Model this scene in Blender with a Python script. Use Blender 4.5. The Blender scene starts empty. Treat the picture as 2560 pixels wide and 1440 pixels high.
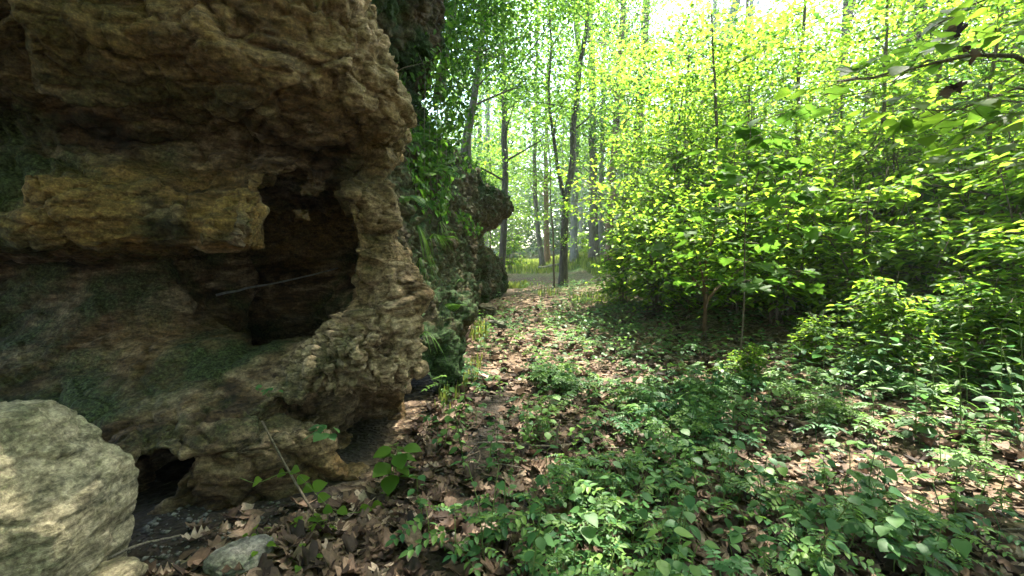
import bpy, math, random
import numpy as np
from mathutils import Vector, Matrix

R = math.radians
scene = bpy.context.scene
COL = scene.collection

# ------------------------------------------------------------------ camera
CAM = Vector((0.0, 0.0, 1.55))
PITCH = R(-4.0)
FPX = 1074.0
cam_d = bpy.data.cameras.new('camera')
cam_d.sensor_width = 36.0
cam_d.lens = 36.0 * FPX / 2560.0
cam_d.clip_start = 0.05
cam_d.clip_end = 600.0
cam = bpy.data.objects.new('camera', cam_d)
COL.objects.link(cam)
cam.location = CAM
cam.rotation_euler = (R(90) + PITCH, 0, 0)
scene.camera = cam

# ------------------------------------------------------------------ light
SUN_EL, SUN_AZ = R(62), R(38)          # azimuth measured from +Y towards +X
world = bpy.data.worlds.new('World')
scene.world = world
world.use_nodes = True
wn = world.node_tree
wn.nodes.clear()
sky = wn.nodes.new('ShaderNodeTexSky')
sky.sky_type = 'NISHITA'
sky.sun_disc = False
sky.sun_elevation = SUN_EL
sky.sun_rotation = SUN_AZ
sky.air_density = 1.3
sky.dust_density = 2.0
bg = wn.nodes.new('ShaderNodeBackground')
bg.inputs['Strength'].default_value = 0.15
wo = wn.nodes.new('ShaderNodeOutputWorld')
wn.links.new(sky.outputs[0], bg.inputs[0])
wn.links.new(bg.outputs[0], wo.inputs[0])

sun_d = bpy.data.lights.new('sun', 'SUN')
sun_d.energy = 5.0
sun_d.angle = R(0.55)
sun_d.color = (1.0, 0.94, 0.82)
sun = bpy.data.objects.new('sun', sun_d)
COL.objects.link(sun)
sdir = Vector((math.sin(SUN_AZ) * math.cos(SUN_EL), math.cos(SUN_AZ) * math.cos(SUN_EL), math.sin(SUN_EL)))
sun.rotation_euler = sdir.to_track_quat('Z', 'Y').to_euler()
sun.location = (10, 20, 30)

vs = scene.view_settings
vs.view_transform = 'Standard'
vs.look = 'None'
vs.exposure = 3.0
vs.gamma = 1.0
vs.use_curve_mapping = False
scene.render.engine = 'CYCLES'
cy = scene.cycles
cy.max_bounces = 10
cy.diffuse_bounces = 6
cy.glossy_bounces = 2
cy.transmission_bounces = 6
cy.transparent_max_bounces = 6
cy.volume_bounces = 1
cy.sample_clamp_indirect = 6.0
cy.use_denoising = True

# ------------------------------------------------------------------ helpers
rng = np.random.default_rng(7)
random.seed(7)
CP, SP = math.cos(PITCH), math.sin(PITCH)


def ray(px, py):
    u, v = (px - 1280) / FPX, (720 - py) / FPX
    return Vector((u, CP - v * SP, SP + v * CP))


def at(px, py, Y):
    d = ray(px, py)
    return CAM + d * (Y / d.y)


_NT = np.random.default_rng(3).random((64, 64, 64), dtype=np.float32) * 2 - 1


def noise(x, y, z):
    x, y, z = (np.asarray(a, dtype=np.float32) for a in (x, y, z))
    xi, yi, zi = np.floor(x), np.floor(y), np.floor(z)
    fx, fy, fz = x - xi, y - yi, z - zi
    fx = fx * fx * (3 - 2 * fx); fy = fy * fy * (3 - 2 * fy); fz = fz * fz * (3 - 2 * fz)
    x0 = xi.astype(np.int32) & 63; y0 = yi.astype(np.int32) & 63; z0 = zi.astype(np.int32) & 63
    x1, y1, z1 = (x0 + 1) & 63, (y0 + 1) & 63, (z0 + 1) & 63
    a = _NT[x0, y0, z0] * (1 - fx) + _NT[x1, y0, z0] * fx
    b = _NT[x0, y1, z0] * (1 - fx) + _NT[x1, y1, z0] * fx
    c = _NT[x0, y0, z1] * (1 - fx) + _NT[x1, y0, z1] * fx
    d = _NT[x0, y1, z1] * (1 - fx) + _NT[x1, y1, z1] * fx
    a = a * (1 - fy) + b * fy
    c = c * (1 - fy) + d * fy
    return a * (1 - fz) + c * fz


def fbm(x, y, z, octs=4, gain=0.5, lac=2.03):
    s, a, t = 0.0, 1.0, 0.0
    for i in range(octs):
        s = s + a * noise(x + 17.3 * i, y + 5.1 * i, z + 9.7 * i)
        t += a
        a *= gain
        x, y, z = x * lac, y * lac, z * lac
    return s / t


def ridge(x, y, z, octs=3):
    s, a, t = 0.0, 1.0, 0.0
    for i in range(octs):
        s = s + a * (1 - 2 * np.abs(noise(x + 7.3 * i, y + 3.1 * i, z + 1.7 * i)))
        t += a
        a *= 0.5
        x, y, z = x * 2.1, y * 2.1, z * 2.1
    return s / t


_WT = np.random.default_rng(11).random((32, 32, 32, 4), dtype=np.float32)


def worley(x, y, z):
    """distance to the nearest two cell points and the nearest cell's own random number"""
    xi, yi, zi = np.floor(x).astype(np.int64), np.floor(y).astype(np.int64), np.floor(z).astype(np.int64)
    f1 = np.full(len(x), 9.0); f2 = np.full(len(x), 9.0); cid = np.zeros(len(x))
    for i in (-1, 0, 1):
        for j in (-1, 0, 1):
            for k in (-1, 0, 1):
                w = _WT[(xi + i) & 31, (yi + j) & 31, (zi + k) & 31]
                d = np.sqrt((xi + i + w[:, 0] - x) ** 2 + (yi + j + w[:, 1] - y) ** 2 + (zi + k + w[:, 2] - z) ** 2)
                near = d < f1
                f2 = np.where(near, f1, np.minimum(f2, d))
                cid = np.where(near, w[:, 3], cid)
                f1 = np.where(near, d, f1)
    return f1, f2, cid


def sstep(a, b, x):
    t = np.clip((x - a) / (b - a), 0, 1)
    return t * t * (3 - 2 * t)


def gz(x, y):
    """height of the forest floor"""
    x = np.asarray(x, dtype=np.float64); y = np.asarray(y, dtype=np.float64)
    z = 0.40 * sstep(4, 17, y) + 0.75 * sstep(16, 42, y) + 3.0 * sstep(50, 110, y)
    z = z + 0.55 * sstep(1.6, 7.0, x) * sstep(1, 6, y) * (1 - 0.4 * sstep(14, 24, y))
    z = z + 0.42 * sstep(2.2, 5.0, x) * sstep(20, 28, y) * (1 - sstep(36, 46, y))
    z = z + 0.10 * np.exp(-((y - 14.2) / 1.6) ** 2) * sstep(0.3, 1.5, x)
    z = z + 0.05 * fbm(x * 0.9, y * 0.9, 0 * x + 4.5, 3) + 0.018 * noise(x * 4, y * 4, 0 * x + 1.5)
    return z


def fast_mesh(name, V, faces, mat=None, smooth=True, attrs=None):
    """faces: list of (n,k) int arrays (k may differ)."""
    me = bpy.data.meshes.new(name)
    V = np.asarray(V, dtype=np.float32)
    me.vertices.add(len(V))
    me.vertices.foreach_set('co', V.ravel())
    loops = np.concatenate([f.ravel() for f in faces]).astype(np.int32)
    tot = np.concatenate([np.full(len(f), f.shape[1], dtype=np.int32) for f in faces])
    start = np.concatenate([[0], np.cumsum(tot)[:-1]]).astype(np.int32)
    me.loops.add(len(loops))
    me.loops.foreach_set('vertex_index', loops)
    me.polygons.add(len(tot))
    me.polygons.foreach_set('loop_start', start)
    me.polygons.foreach_set('loop_total', tot)
    if smooth:
        me.polygons.foreach_set('use_smooth', np.ones(len(tot), dtype=bool))
    for k, a in (attrs or {}).items():
        a = np.asarray(a, dtype=np.float32)
        if a.ndim == 1:
            at_ = me.attributes.new(k, 'FLOAT', 'POINT')
            at_.data.foreach_set('value', a)
        else:
            at_ = me.attributes.new(k, 'FLOAT_COLOR', 'POINT')
            at_.data.foreach_set('color', a.ravel())
    me.update(calc_edges=True)
    for m in (mat if isinstance(mat, (list, tuple)) else [mat]):
        if m is not None:
            me.materials.append(m)
    return me


def link(name, me, parent=None, loc=None):
    o = bpy.data.objects.new(name, me)
    COL.objects.link(o)
    if parent is not None:
        o.parent = parent
    if loc is not None:
        o.location = loc
    return o


def tag(o, label=None, cat=None, group=None, kind=None):
    for k, v in (('label', label), ('category', cat), ('group', group), ('kind', kind)):
        if v:
            o[k] = v
    return o


def empty(name, loc, label=None, cat=None, group=None, rz=0.0, sc=1.0):
    o = bpy.data.objects.new(name, None)
    o.empty_display_size = 0.1
    COL.objects.link(o)
    o.location = loc
    o.rotation_euler = (0, 0, rz)
    o.scale = (sc, sc, sc)
    return tag(o, label, cat, group)


def copy_tree(o, parent=None):
    kids = list(o.children)
    c = o.copy()
    COL.objects.link(c)
    if parent is not None:
        c.parent = parent
    for k in kids:
        copy_tree(k, c)
    return c


class Geo:
    """collects verts / faces / rnd"""
    def __init__(s):
        s.V, s.F, s.A, s.n = [], [], [], 0

    def add(s, V, faces, rnd=None):
        V = np.asarray(V, dtype=np.float32)
        s.V.append(V)
        for f in faces:
            s.F.append(np.asarray(f, dtype=np.int64) + s.n)
        s.A.append(np.asarray(rnd if rnd is not None else np.full(len(V), 0.5), dtype=np.float32))
        s.n += len(V)

    def mesh(s, name, mat, smooth=True):
        by = {}
        for f in s.F:
            by.setdefault(f.shape[1], []).append(f)
        return fast_mesh(name, np.concatenate(s.V), [np.concatenate(v) for v in by.values()], mat, smooth, {'rnd': np.concatenate(s.A)})


def tube(pts, rad, n=6, cap=True, wob=0.0, seed=0):
    pts = np.asarray(pts, dtype=np.float64)
    rad = np.broadcast_to(np.asarray(rad, dtype=np.float64), (len(pts),))
    T = np.gradient(pts, axis=0)
    T /= np.linalg.norm(T, axis=1, keepdims=True) + 1e-9
    ref = np.array([0.0, 0.0, 1.0]) if abs(T[:, 2]).mean() < 0.8 else np.array([1.0, 0.0, 0.0])
    U = np.cross(T, ref); U /= np.linalg.norm(U, axis=1, keepdims=True) + 1e-9
    W = np.cross(T, U)
    a = np.linspace(0, 2 * np.pi, n, endpoint=False)
    rr = rad[:, None] * np.ones((1, n))
    if wob:
        q = np.random.default_rng(seed)
        rr = rr * (1 + wob * (fbm(np.cos(a)[None, :] * 1.5 + seed, np.sin(a)[None, :] * 1.5 + 0 * rr, np.arange(len(pts))[:, None] * 0.6 + 0 * rr, 2)))
    V = pts[:, None, :] + rr[..., None] * (np.cos(a)[None, :, None] * U[:, None, :] + np.sin(a)[None, :, None] * W[:, None, :])
    m = len(pts)
    i = np.arange(m - 1)[:, None] * n
    j = np.arange(n)[None, :]
    F = np.stack([i + j, i + (j + 1) % n, i + n + (j + 1) % n, i + n + j], -1).reshape(-1, 4)
    V = V.reshape(-1, 3)
    faces = [F]
    if cap:
        V = np.concatenate([V, pts[:1], pts[-1:]])
        c0, c1 = m * n, m * n + 1
        jj = np.arange(n)
        faces.append(np.stack([np.full(n, c0), (jj + 1) % n, jj], -1))
        faces.append(np.stack([np.full(n, c1), (m - 1) * n + jj, (m - 1) * n + (jj + 1) % n], -1))
    return V, faces


def spline(pts, n):
    """smooth curve through points"""
    P = np.asarray(pts, dtype=np.float64)
    if len(P) == 2:
        t = np.linspace(0, 1, n)[:, None]
        return P[0] * (1 - t) + P[1] * t
    d = np.concatenate([[0], np.cumsum(np.linalg.norm(np.diff(P, axis=0), axis=1))])
    M = np.gradient(P, d, axis=0)
    s = np.linspace(0, d[-1], n)
    k = np.clip(np.searchsorted(d, s, side='right') - 1, 0, len(P) - 2)
    h = (d[k + 1] - d[k])
    t = ((s - d[k]) / h)[:, None]
    h = h[:, None]
    return ((2 * t**3 - 3 * t**2 + 1) * P[k] + (t**3 - 2 * t**2 + t) * h * M[k] + (-2 * t**3 + 3 * t**2) * P[k + 1] + (t**3 - t**2) * h * M[k + 1])


def unit(a):
    return a / (np.linalg.norm(a, axis=-1, keepdims=True) + 1e-9)


def leaf_batch(base, tip_dir, normal, length, width, shape='rhomb', fold=0.18, droop=0.12, q=rng):
    """many leaves at once; returns V, faces, rnd"""
    base = np.asarray(base, dtype=np.float64)
    N = len(base)
    d = unit(np.asarray(tip_dir, dtype=np.float64))
    n = np.asarray(normal, dtype=np.float64)
    n = unit(n - (n * d).sum(-1, keepdims=True) * d)
    s = np.cross(d, n)
    L = np.broadcast_to(np.asarray(length, dtype=np.float64), (N,))[:, None]
    Wd = np.broadcast_to(np.asarray(width, dtype=np.float64), (N,))[:, None]
    if shape == 'rhomb':
        prof = [(0, 0, 0), (0.42, 0.5, 1), (1, 0, 0), (0.42, -0.5, 1)]
        fc = [np.array([[0, 1, 2], [0, 2, 3]])]
    elif shape == 'oval':
        prof = [(0, 0, 0), (0.28, 0.46, 1), (0.66, 0.40, 1), (1, 0, 0), (0.66, -0.40, 1), (0.28, -0.46, 1)]
        fc = [np.array([[0, 1, 2, 3], [0, 3, 4, 5]])]
    K = len(prof)
    V = np.zeros((N, K, 3))
    for k, (a, b, f) in enumerate(prof):
        V[:, k] = base + d * (a * L) + s * (b * Wd) + n * (f * fold * Wd - droop * a * a * L)
    off = (np.arange(N) * K)[:, None, None]
    faces = [(off + f[None]).reshape(-1, f.shape[1]) for f in fc]
    r = np.repeat(q.random(N), K)
    return V.reshape(-1, 3), faces, r


# ------------------------------------------------------------------ materials
def new_mat(name):
    m = bpy.data.materials.new(name)
    m.use_nodes = True
    nt = m.node_tree
    nt.nodes.clear()
    out = nt.nodes.new('ShaderNodeOutputMaterial')
    return m, nt, out


def nd(nt, typ, **kw):
    n = nt.nodes.new(typ)
    for k, v in kw.items():
        if k.startswith('i_'):
            n.inputs[k[2:].replace('_', ' ')].default_value = v
        else:
            setattr(n, k, v)
    return n


def ramp(nt, stops, fac=None, interp='LINEAR'):
    r = nt.nodes.new('ShaderNodeValToRGB')
    r.color_ramp.interpolation = interp
    el = r.color_ramp.elements
    while len(el) > 1:
        el.remove(el[-1])
    for i, (p, c) in enumerate(stops):
        e = el[0] if i == 0 else el.new(p)
        e.position = p
        c = c if isinstance(c, (tuple, list)) else (c, c, c)
        e.color = (*c[:3], 1)
    if fac is not None:
        nt.links.new(fac, r.inputs[0])
    return r


def mixc(nt, fac, a, b, mode='MIX'):
    m = nt.nodes.new('ShaderNodeMix')
    m.data_type = 'RGBA'
    m.blend_type = mode
    for s, v in ((m.inputs[0], fac), (m.inputs[6], a), (m.inputs[7], b)):
        if hasattr(v, 'links'):
            nt.links.new(v, s)
        else:
            s.default_value = v if isinstance(v, (int, float)) else (*v[:3], 1)
    return m.outputs[2]


def leaf_mat(name, lo, hi, trans=0.45, tcol=None, rough=0.5, spec=0.10, tint=0.15):
    m, nt, out = new_mat(name)
    a = nd(nt, 'ShaderNodeAttribute', attribute_name='rnd')
    oi = nd(nt, 'ShaderNodeObjectInfo')
    ma = nd(nt, 'ShaderNodeMath', operation='MULTIPLY_ADD')
    nt.links.new(oi.outputs['Random'], ma.inputs[0]); ma.inputs[1].default_value = tint * 2
    mb = nd(nt, 'ShaderNodeMath', operation='SUBTRACT'); nt.links.new(a.outputs['Fac'], mb.inputs[0]); mb.inputs[1].default_value = tint
    nt.links.new(mb.outputs[0], ma.inputs[2])
    r = ramp(nt, [(0.0, lo), (1.0, hi)], ma.outputs[0])
    tc = ramp(nt, [(0.0, tuple(c * 1.5 for c in lo)), (1.0, tcol or tuple(c * 2.0 for c in hi))], ma.outputs[0])
    p = nd(nt, 'ShaderNodeBsdfPrincipled')
    nt.links.new(r.outputs[0], p.inputs['Base Color'])
    p.inputs['Roughness'].default_value = rough
    p.inputs['Specular IOR Level'].default_value = spec
    t = nd(nt, 'ShaderNodeBsdfTranslucent')
    nt.links.new(tc.outputs[0], t.inputs[0])
    mx = nd(nt, 'ShaderNodeMixShader')
    mx.inputs[0].default_value = trans
    nt.links.new(p.outputs[0], mx.inputs[1]); nt.links.new(t.outputs[0], mx.inputs[2])
    nt.links.new(mx.outputs[0], out.inputs[0])
    return m


M = {}
M['leaf_high'] = leaf_mat('leaf_high', (0.026, 0.078, 0.014), (0.070, 0.140, 0.016), 0.6, (0.34, 0.58, 0.05))
M['leaf_mid'] = leaf_mat('leaf_mid', (0.026, 0.085, 0.012), (0.085, 0.160, 0.016), 0.58, (0.42, 0.64, 0.045))
M['leaf_low'] = leaf_mat('leaf_low', (0.030, 0.098, 0.034), (0.115, 0.200, 0.040), 0.4, (0.18, 0.34, 0.04), spec=0.2)
M['leaf_cliff'] = leaf_mat('leaf_cliff', (0.030, 0.085, 0.012), (0.075, 0.150, 0.015), 0.45, (0.18, 0.36, 0.03))
M['leaf_far'] = leaf_mat('leaf_far', (0.030, 0.075, 0.030), (0.070, 0.130, 0.040), 0.45, (0.22, 0.34, 0.09))
M['grass'] = leaf_mat('grass', (0.05, 0.10, 0.02), (0.15, 0.19, 0.045), 0.5, (0.46, 0.52, 0.10))


def dead_leaf_mat():
    m, nt, out = new_mat('dead_leaf')
    a = nd(nt, 'ShaderNodeAttribute', attribute_name='rnd')
    oi = nd(nt, 'ShaderNodeObjectInfo')
    ad = nd(nt, 'ShaderNodeMath', operation='ADD'); nt.links.new(a.outputs['Fac'], ad.inputs[0]); nt.links.new(oi.outputs['Random'], ad.inputs[1])
    fr = nd(nt, 'ShaderNodeMath', operation='FRACT'); nt.links.new(ad.outputs[0], fr.inputs[0])
    r = ramp(nt, [(0, (0.022, 0.014, 0.010)), (0.3, (0.070, 0.043, 0.028)), (0.65, (0.135, 0.086, 0.056)), (0.88, (0.22, 0.155, 0.105)), (1, (0.34, 0.26, 0.19))], fr.outputs[0])
    tx = nd(nt, 'ShaderNodeTexCoord')
    nz = nd(nt, 'ShaderNodeTexNoise', i_Scale=60.0, i_Detail=4.0)
    nt.links.new(tx.outputs['Object'], nz.inputs['Vector'])
    rr = ramp(nt, [(0.3, 0.55), (0.7, 1.15)], nz.outputs['Fac'])
    c = mixc(nt, 1.0, r.outputs[0], rr.outputs[0], 'MULTIPLY')
    p = nd(nt, 'ShaderNodeBsdfPrincipled', i_Roughness=0.7)
    p.inputs['Specular IOR Level'].default_value = 0.2
    nt.links.new(c, p.inputs['Base Color'])
    t = nd(nt, 'ShaderNodeBsdfTranslucent'); nt.links.new(c, t.inputs[0])
    mx = nd(nt, 'ShaderNodeMixShader'); mx.inputs[0].default_value = 0.15
    nt.links.new(p.outputs[0], mx.inputs[1]); nt.links.new(t.outputs[0], mx.inputs[2])
    nt.links.new(mx.outputs[0], out.inputs[0])
    return m


M['dead_leaf'] = dead_leaf_mat()


def bark_mat(name, c0, c1, c2, scale=1.0):
    m, nt, out = new_mat(name)
    tx = nd(nt, 'ShaderNodeTexCoord')
    mp = nd(nt, 'ShaderNodeMapping'); mp.inputs['Scale'].default_value = (9 * scale, 9 * scale, 1.6 * scale)
    nt.links.new(tx.outputs['Object'], mp.inputs[0])
    nz = nd(nt, 'ShaderNodeTexNoise', i_Scale=2.0, i_Detail=6.0, i_Roughness=0.65)
    nt.links.new(mp.outputs[0], nz.inputs['Vector'])
    n2 = nd(nt, 'ShaderNodeTexNoise', i_Scale=1.1, i_Detail=3.0)
    nt.links.new(tx.outputs['Object'], n2.inputs['Vector'])
    r = ramp(nt, [(0.3, c0), (0.55, c1), (0.75, c2)], nz.outputs['Fac'])
    g = ramp(nt, [(0.5, 0.0), (0.7, 0.5)], n2.outputs['Fac'])
    c = mixc(nt, g.outputs[0], r.outputs[0], (0.07, 0.085, 0.045))
    p = nd(nt, 'ShaderNodeBsdfPrincipled', i_Roughness=0.85)
    p.inputs['Specular IOR Level'].default_value = 0.2
    nt.links.new(c, p.inputs['Base Color'])
    b = nd(nt, 'ShaderNodeBump', i_Strength=0.8, i_Distance=0.03)
    nt.links.new(nz.outputs['Fac'], b.inputs['Height']); nt.links.new(b.outputs[0], p.inputs['Normal'])
    nt.links.new(p.outputs[0], out.inputs[0])
    return m


M['bark'] = bark_mat('bark', (0.045, 0.036, 0.028), (0.12, 0.10, 0.08), (0.22, 0.19, 0.16))
M['bark_dark'] = bark_mat('bark_dark', (0.022, 0.018, 0.014), (0.060, 0.050, 0.040), (0.12, 0.10, 0.082))
M['bark_red'] = bark_mat('bark_red', (0.06, 0.035, 0.022), (0.17, 0.10, 0.062), (0.27, 0.18, 0.12))
M['bark_grey'] = bark_mat('bark_grey', (0.09, 0.085, 0.085), (0.20, 0.19, 0.185), (0.32, 0.31, 0.30))
M['twig'] = bark_mat('twig', (0.05, 0.036, 0.024), (0.13, 0.10, 0.07), (0.24, 0.20, 0.15), 4)
M['twig_pale'] = bark_mat('twig_pale', (0.09, 0.072, 0.055), (0.20, 0.165, 0.125), (0.34, 0.29, 0.23), 4)
M['stem'] = leaf_mat('stem', (0.08, 0.12, 0.03), (0.13, 0.17, 0.045), 0.1)


def rock_mat(name, base, pale, dark, moss, orange, mossy=0.5, strata=1.0, bumpd=0.03, green_lo=0.45):
    """layered, pitted limestone; the attribute 'tone' (r: pale fresh stone, g: moss, b: orange iron stain) carries real stains"""
    m, nt, out = new_mat(name)
    L = nt.links.new
    tx = nd(nt, 'ShaderNodeTexCoord')
    mp = nd(nt, 'ShaderNodeMapping'); mp.inputs['Scale'].default_value = (1.0, 1.0, 3.2); mp.inputs['Rotation'].default_value = (0.0, R(6), 0)
    L(tx.outputs['Object'], mp.inputs[0])
    at_ = nd(nt, 'ShaderNodeAttribute', attribute_name='tone')
    sp = nd(nt, 'ShaderNodeSeparateColor'); L(at_.outputs['Color'], sp.inputs[0])
    n1 = nd(nt, 'ShaderNodeTexNoise', i_Scale=2.2, i_Detail=9.0, i_Roughness=0.62, i_Distortion=0.6); L(mp.outputs[0], n1.inputs['Vector'])
    n2 = nd(nt, 'ShaderNodeTexNoise', i_Scale=9.0, i_Detail=8.0, i_Roughness=0.7); L(mp.outputs[0], n2.inputs['Vector'])
    n3 = nd(nt, 'ShaderNodeTexNoise', i_Scale=1.3, i_Detail=5.0, i_Roughness=0.6); L(tx.outputs['Object'], n3.inputs['Vector'])
    n4 = nd(nt, 'ShaderNodeTexNoise', i_Scale=45.0, i_Detail=5.0, i_Roughness=0.75); L(tx.outputs['Object'], n4.inputs['Vector'])
    vo = nd(nt, 'ShaderNodeTexVoronoi', i_Scale=24.0); L(tx.outputs['Object'], vo.inputs['Vector'])
    c = ramp(nt, [(0.36, dark), (0.48, base), (0.60, tuple(0.5 * (a + b) for a, b in zip(base, pale))), (0.70, pale)], n1.outputs['Fac']).outputs[0]
    r2 = ramp(nt, [(0.32, 0.22), (0.50, 0.85), (0.62, 1.25), (0.75, 1.9)], n2.outputs['Fac'])
    c = mixc(nt, 0.9, c, r2.outputs[0], 'MULTIPLY')
    # orange iron stain
    ms = nd(nt, 'ShaderNodeMath', operation='MULTIPLY'); L(sp.outputs[2], ms.inputs[0])
    rs = ramp(nt, [(0.32, 0.15), (0.52, 1.0)], n3.outputs['Fac']); L(rs.outputs[0], ms.inputs[1])
    c = mixc(nt, ms.outputs[0], c, mixc(nt, 1.0, orange, r2.outputs[0], 'MULTIPLY'))
    # pale fresh stone
    mpal = nd(nt, 'ShaderNodeMath', operation='MULTIPLY'); L(sp.outputs[0], mpal.inputs[0])
    rp = ramp(nt, [(0.36, 0.1), (0.55, 1.0)], n2.outputs['Fac']); L(rp.outputs[0], mpal.inputs[1])
    c = mixc(nt, mpal.outputs[0], c, mixc(nt, 1.0, pale, r2.outputs[0], 'MULTIPLY'))
    # moss and algae in patches
    mm = nd(nt, 'ShaderNodeMath', operation='MULTIPLY'); L(sp.outputs[1], mm.inputs[0])
    rm = ramp(nt, [(green_lo, 0.0), (green_lo + 0.14, 1.0)], n3.outputs['Fac']); L(rm.outputs[0], mm.inputs[1])
    r4 = ramp(nt, [(0.34, 0.30), (0.52, 1.0), (0.68, 1.8)], n4.outputs['Fac'])
    c = mixc(nt, mm.outputs[0], c, mixc(nt, 1.0, moss, r4.outputs[0], 'MULTIPLY'))
    c = mixc(nt, 0.75, c, r4.outputs[0], 'MULTIPLY')
    p = nd(nt, 'ShaderNodeBsdfPrincipled', i_Roughness=0.88)
    p.inputs['Specular IOR Level'].default_value = 0.18
    L(c, p.inputs['Base Color'])
    b1 = nd(nt, 'ShaderNodeBump', i_Strength=0.9, i_Distance=bumpd); L(n2.outputs['Fac'], b1.inputs['Height'])
    b2 = nd(nt, 'ShaderNodeBump', i_Strength=0.7, i_Distance=bumpd * 0.4); L(n4.outputs['Fac'], b2.inputs['Height']); L(b1.outputs[0], b2.inputs['Normal'])
    b3 = nd(nt, 'ShaderNodeBump', i_Strength=0.35, i_Distance=bumpd * 0.5); L(vo.outputs['Distance'], b3.inputs['Height']); L(b2.outputs[0], b3.inputs['Normal'])
    L(b3.outputs[0], p.inputs['Normal'])
    L(p.outputs[0], out.inputs[0])
    return m


M['rock'] = rock_mat('rock', (0.086, 0.050, 0.024), (0.34, 0.25, 0.15), (0.022, 0.015, 0.009), (0.040, 0.050, 0.018), (0.30, 0.165, 0.052))
M['rock_moss'] = rock_mat('rock_moss', (0.055, 0.041, 0.025), (0.15, 0.11, 0.066), (0.016, 0.016, 0.010), (0.017, 0.036, 0.008), (0.15, 0.085, 0.040), green_lo=0.38)
M['boulder'] = rock_mat('boulder', (0.215, 0.180, 0.110), (0.36, 0.305, 0.205), (0.060, 0.062, 0.040), (0.075, 0.095, 0.045), (0.30, 0.19, 0.08), bumpd=0.02)
M['stone'] = rock_mat('stone', (0.12, 0.115, 0.10), (0.25, 0.24, 0.21), (0.05, 0.05, 0.042), (0.04, 0.06, 0.02), (0.2, 0.14, 0.08), bumpd=0.01)


def ground_mat():
    m, nt, out = new_mat('forest_floor')
    L = nt.links.new
    tx = nd(nt, 'ShaderNodeTexCoord')
    at_ = nd(nt, 'ShaderNodeAttribute', attribute_name='tone')
    sp = nd(nt, 'ShaderNodeSeparateColor'); L(at_.outputs['Color'], sp.inputs[0])
    nw = nd(nt, 'ShaderNodeTexNoise', i_Scale=9.0, i_Detail=3.0); L(tx.outputs['Object'], nw.inputs['Vector'])
    dm = nd(nt, 'ShaderNodeVectorMath', operation='MULTIPLY_ADD'); L(nw.outputs['Color'], dm.inputs[0]); dm.inputs[1].default_value = (0.12, 0.12, 0.12); L(tx.outputs['Object'], dm.inputs[2])
    vo = nd(nt, 'ShaderNodeTexVoronoi', i_Scale=21.0); L(dm.outputs[0], vo.inputs['Vector'])
    s2 = nd(nt, 'ShaderNodeSeparateColor'); L(vo.outputs['Color'], s2.inputs[0])
    c = ramp(nt, [(0, (0.030, 0.020, 0.013)), (0.4, (0.085, 0.055, 0.034)), (0.8, (0.17, 0.115, 0.07)), (1, (0.27, 0.20, 0.135))], s2.outputs[0]).outputs[0]
    n1 = nd(nt, 'ShaderNodeTexNoise', i_Scale=7.0, i_Detail=8.0, i_Roughness=0.7); L(tx.outputs['Object'], n1.inputs['Vector'])
    r1 = ramp(nt, [(0.3, 0.4), (0.65, 1.2)], n1.outputs['Fac'])
    c = mixc(nt, 1.0, c, r1.outputs[0], 'MULTIPLY')
    n2 = nd(nt, 'ShaderNodeTexNoise', i_Scale=26.0, i_Detail=6.0, i_Roughness=0.7); L(tx.outputs['Object'], n2.inputs['Vector'])
    soil = ramp(nt, [(0.3, (0.012, 0.010, 0.008)), (0.7, (0.045, 0.036, 0.027))], n2.outputs['Fac'])
    c = mixc(nt, sp.outputs[0], c, soil.outputs[0])
    gr = ramp(nt, [(0.3, (0.035, 0.075, 0.015)), (0.7, (0.13, 0.17, 0.04))], n2.outputs['Fac'])
    n3 = nd(nt, 'ShaderNodeTexNoise', i_Scale=0.9, i_Detail=5.0); L(tx.outputs['Object'], n3.inputs['Vector'])
    r3 = ramp(nt, [(0.42, 0.25), (0.58, 1.0)], n3.outputs['Fac'])
    mg = nd(nt, 'ShaderNodeMath', operation='MULTIPLY'); L(sp.outputs[1], mg.inputs[0]); L(r3.outputs[0], mg.inputs[1])
    c = mixc(nt, mg.outputs[0], c, gr.outputs[0])
    p = nd(nt, 'ShaderNodeBsdfPrincipled', i_Roughness=0.9)
    p.inputs['Specular IOR Level'].default_value = 0.15
    L(c, p.inputs['Base Color'])
    b = nd(nt, 'ShaderNodeBump', i_Strength=0.9, i_Distance=0.03); L(vo.outputs['Distance'], b.inputs['Height'])
    b2 = nd(nt, 'ShaderNodeBump', i_Strength=0.6, i_Distance=0.02); L(n2.outputs['Fac'], b2.inputs['Height']); L(b.outputs[0], b2.inputs['Normal'])
    L(b2.outputs[0], p.inputs['Normal'])
    L(p.outputs[0], out.inputs[0])
    return m


M['ground'] = ground_mat()

# ------------------------------------------------------------------ the forest floor
def axis(lo, hi, near_lo, near_hi, fine, grow):
    a = list(np.arange(near_lo, near_hi, fine))
    s, v = fine, near_hi
    while v < hi:
        a.append(v); s *= grow; v += s
    a.append(hi)
    s, v = fine, near_lo
    b = []
    while v > lo:
        s *= grow; v -= s; b.append(max(v, lo))
    return np.array(sorted(set(b)) + a)


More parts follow.
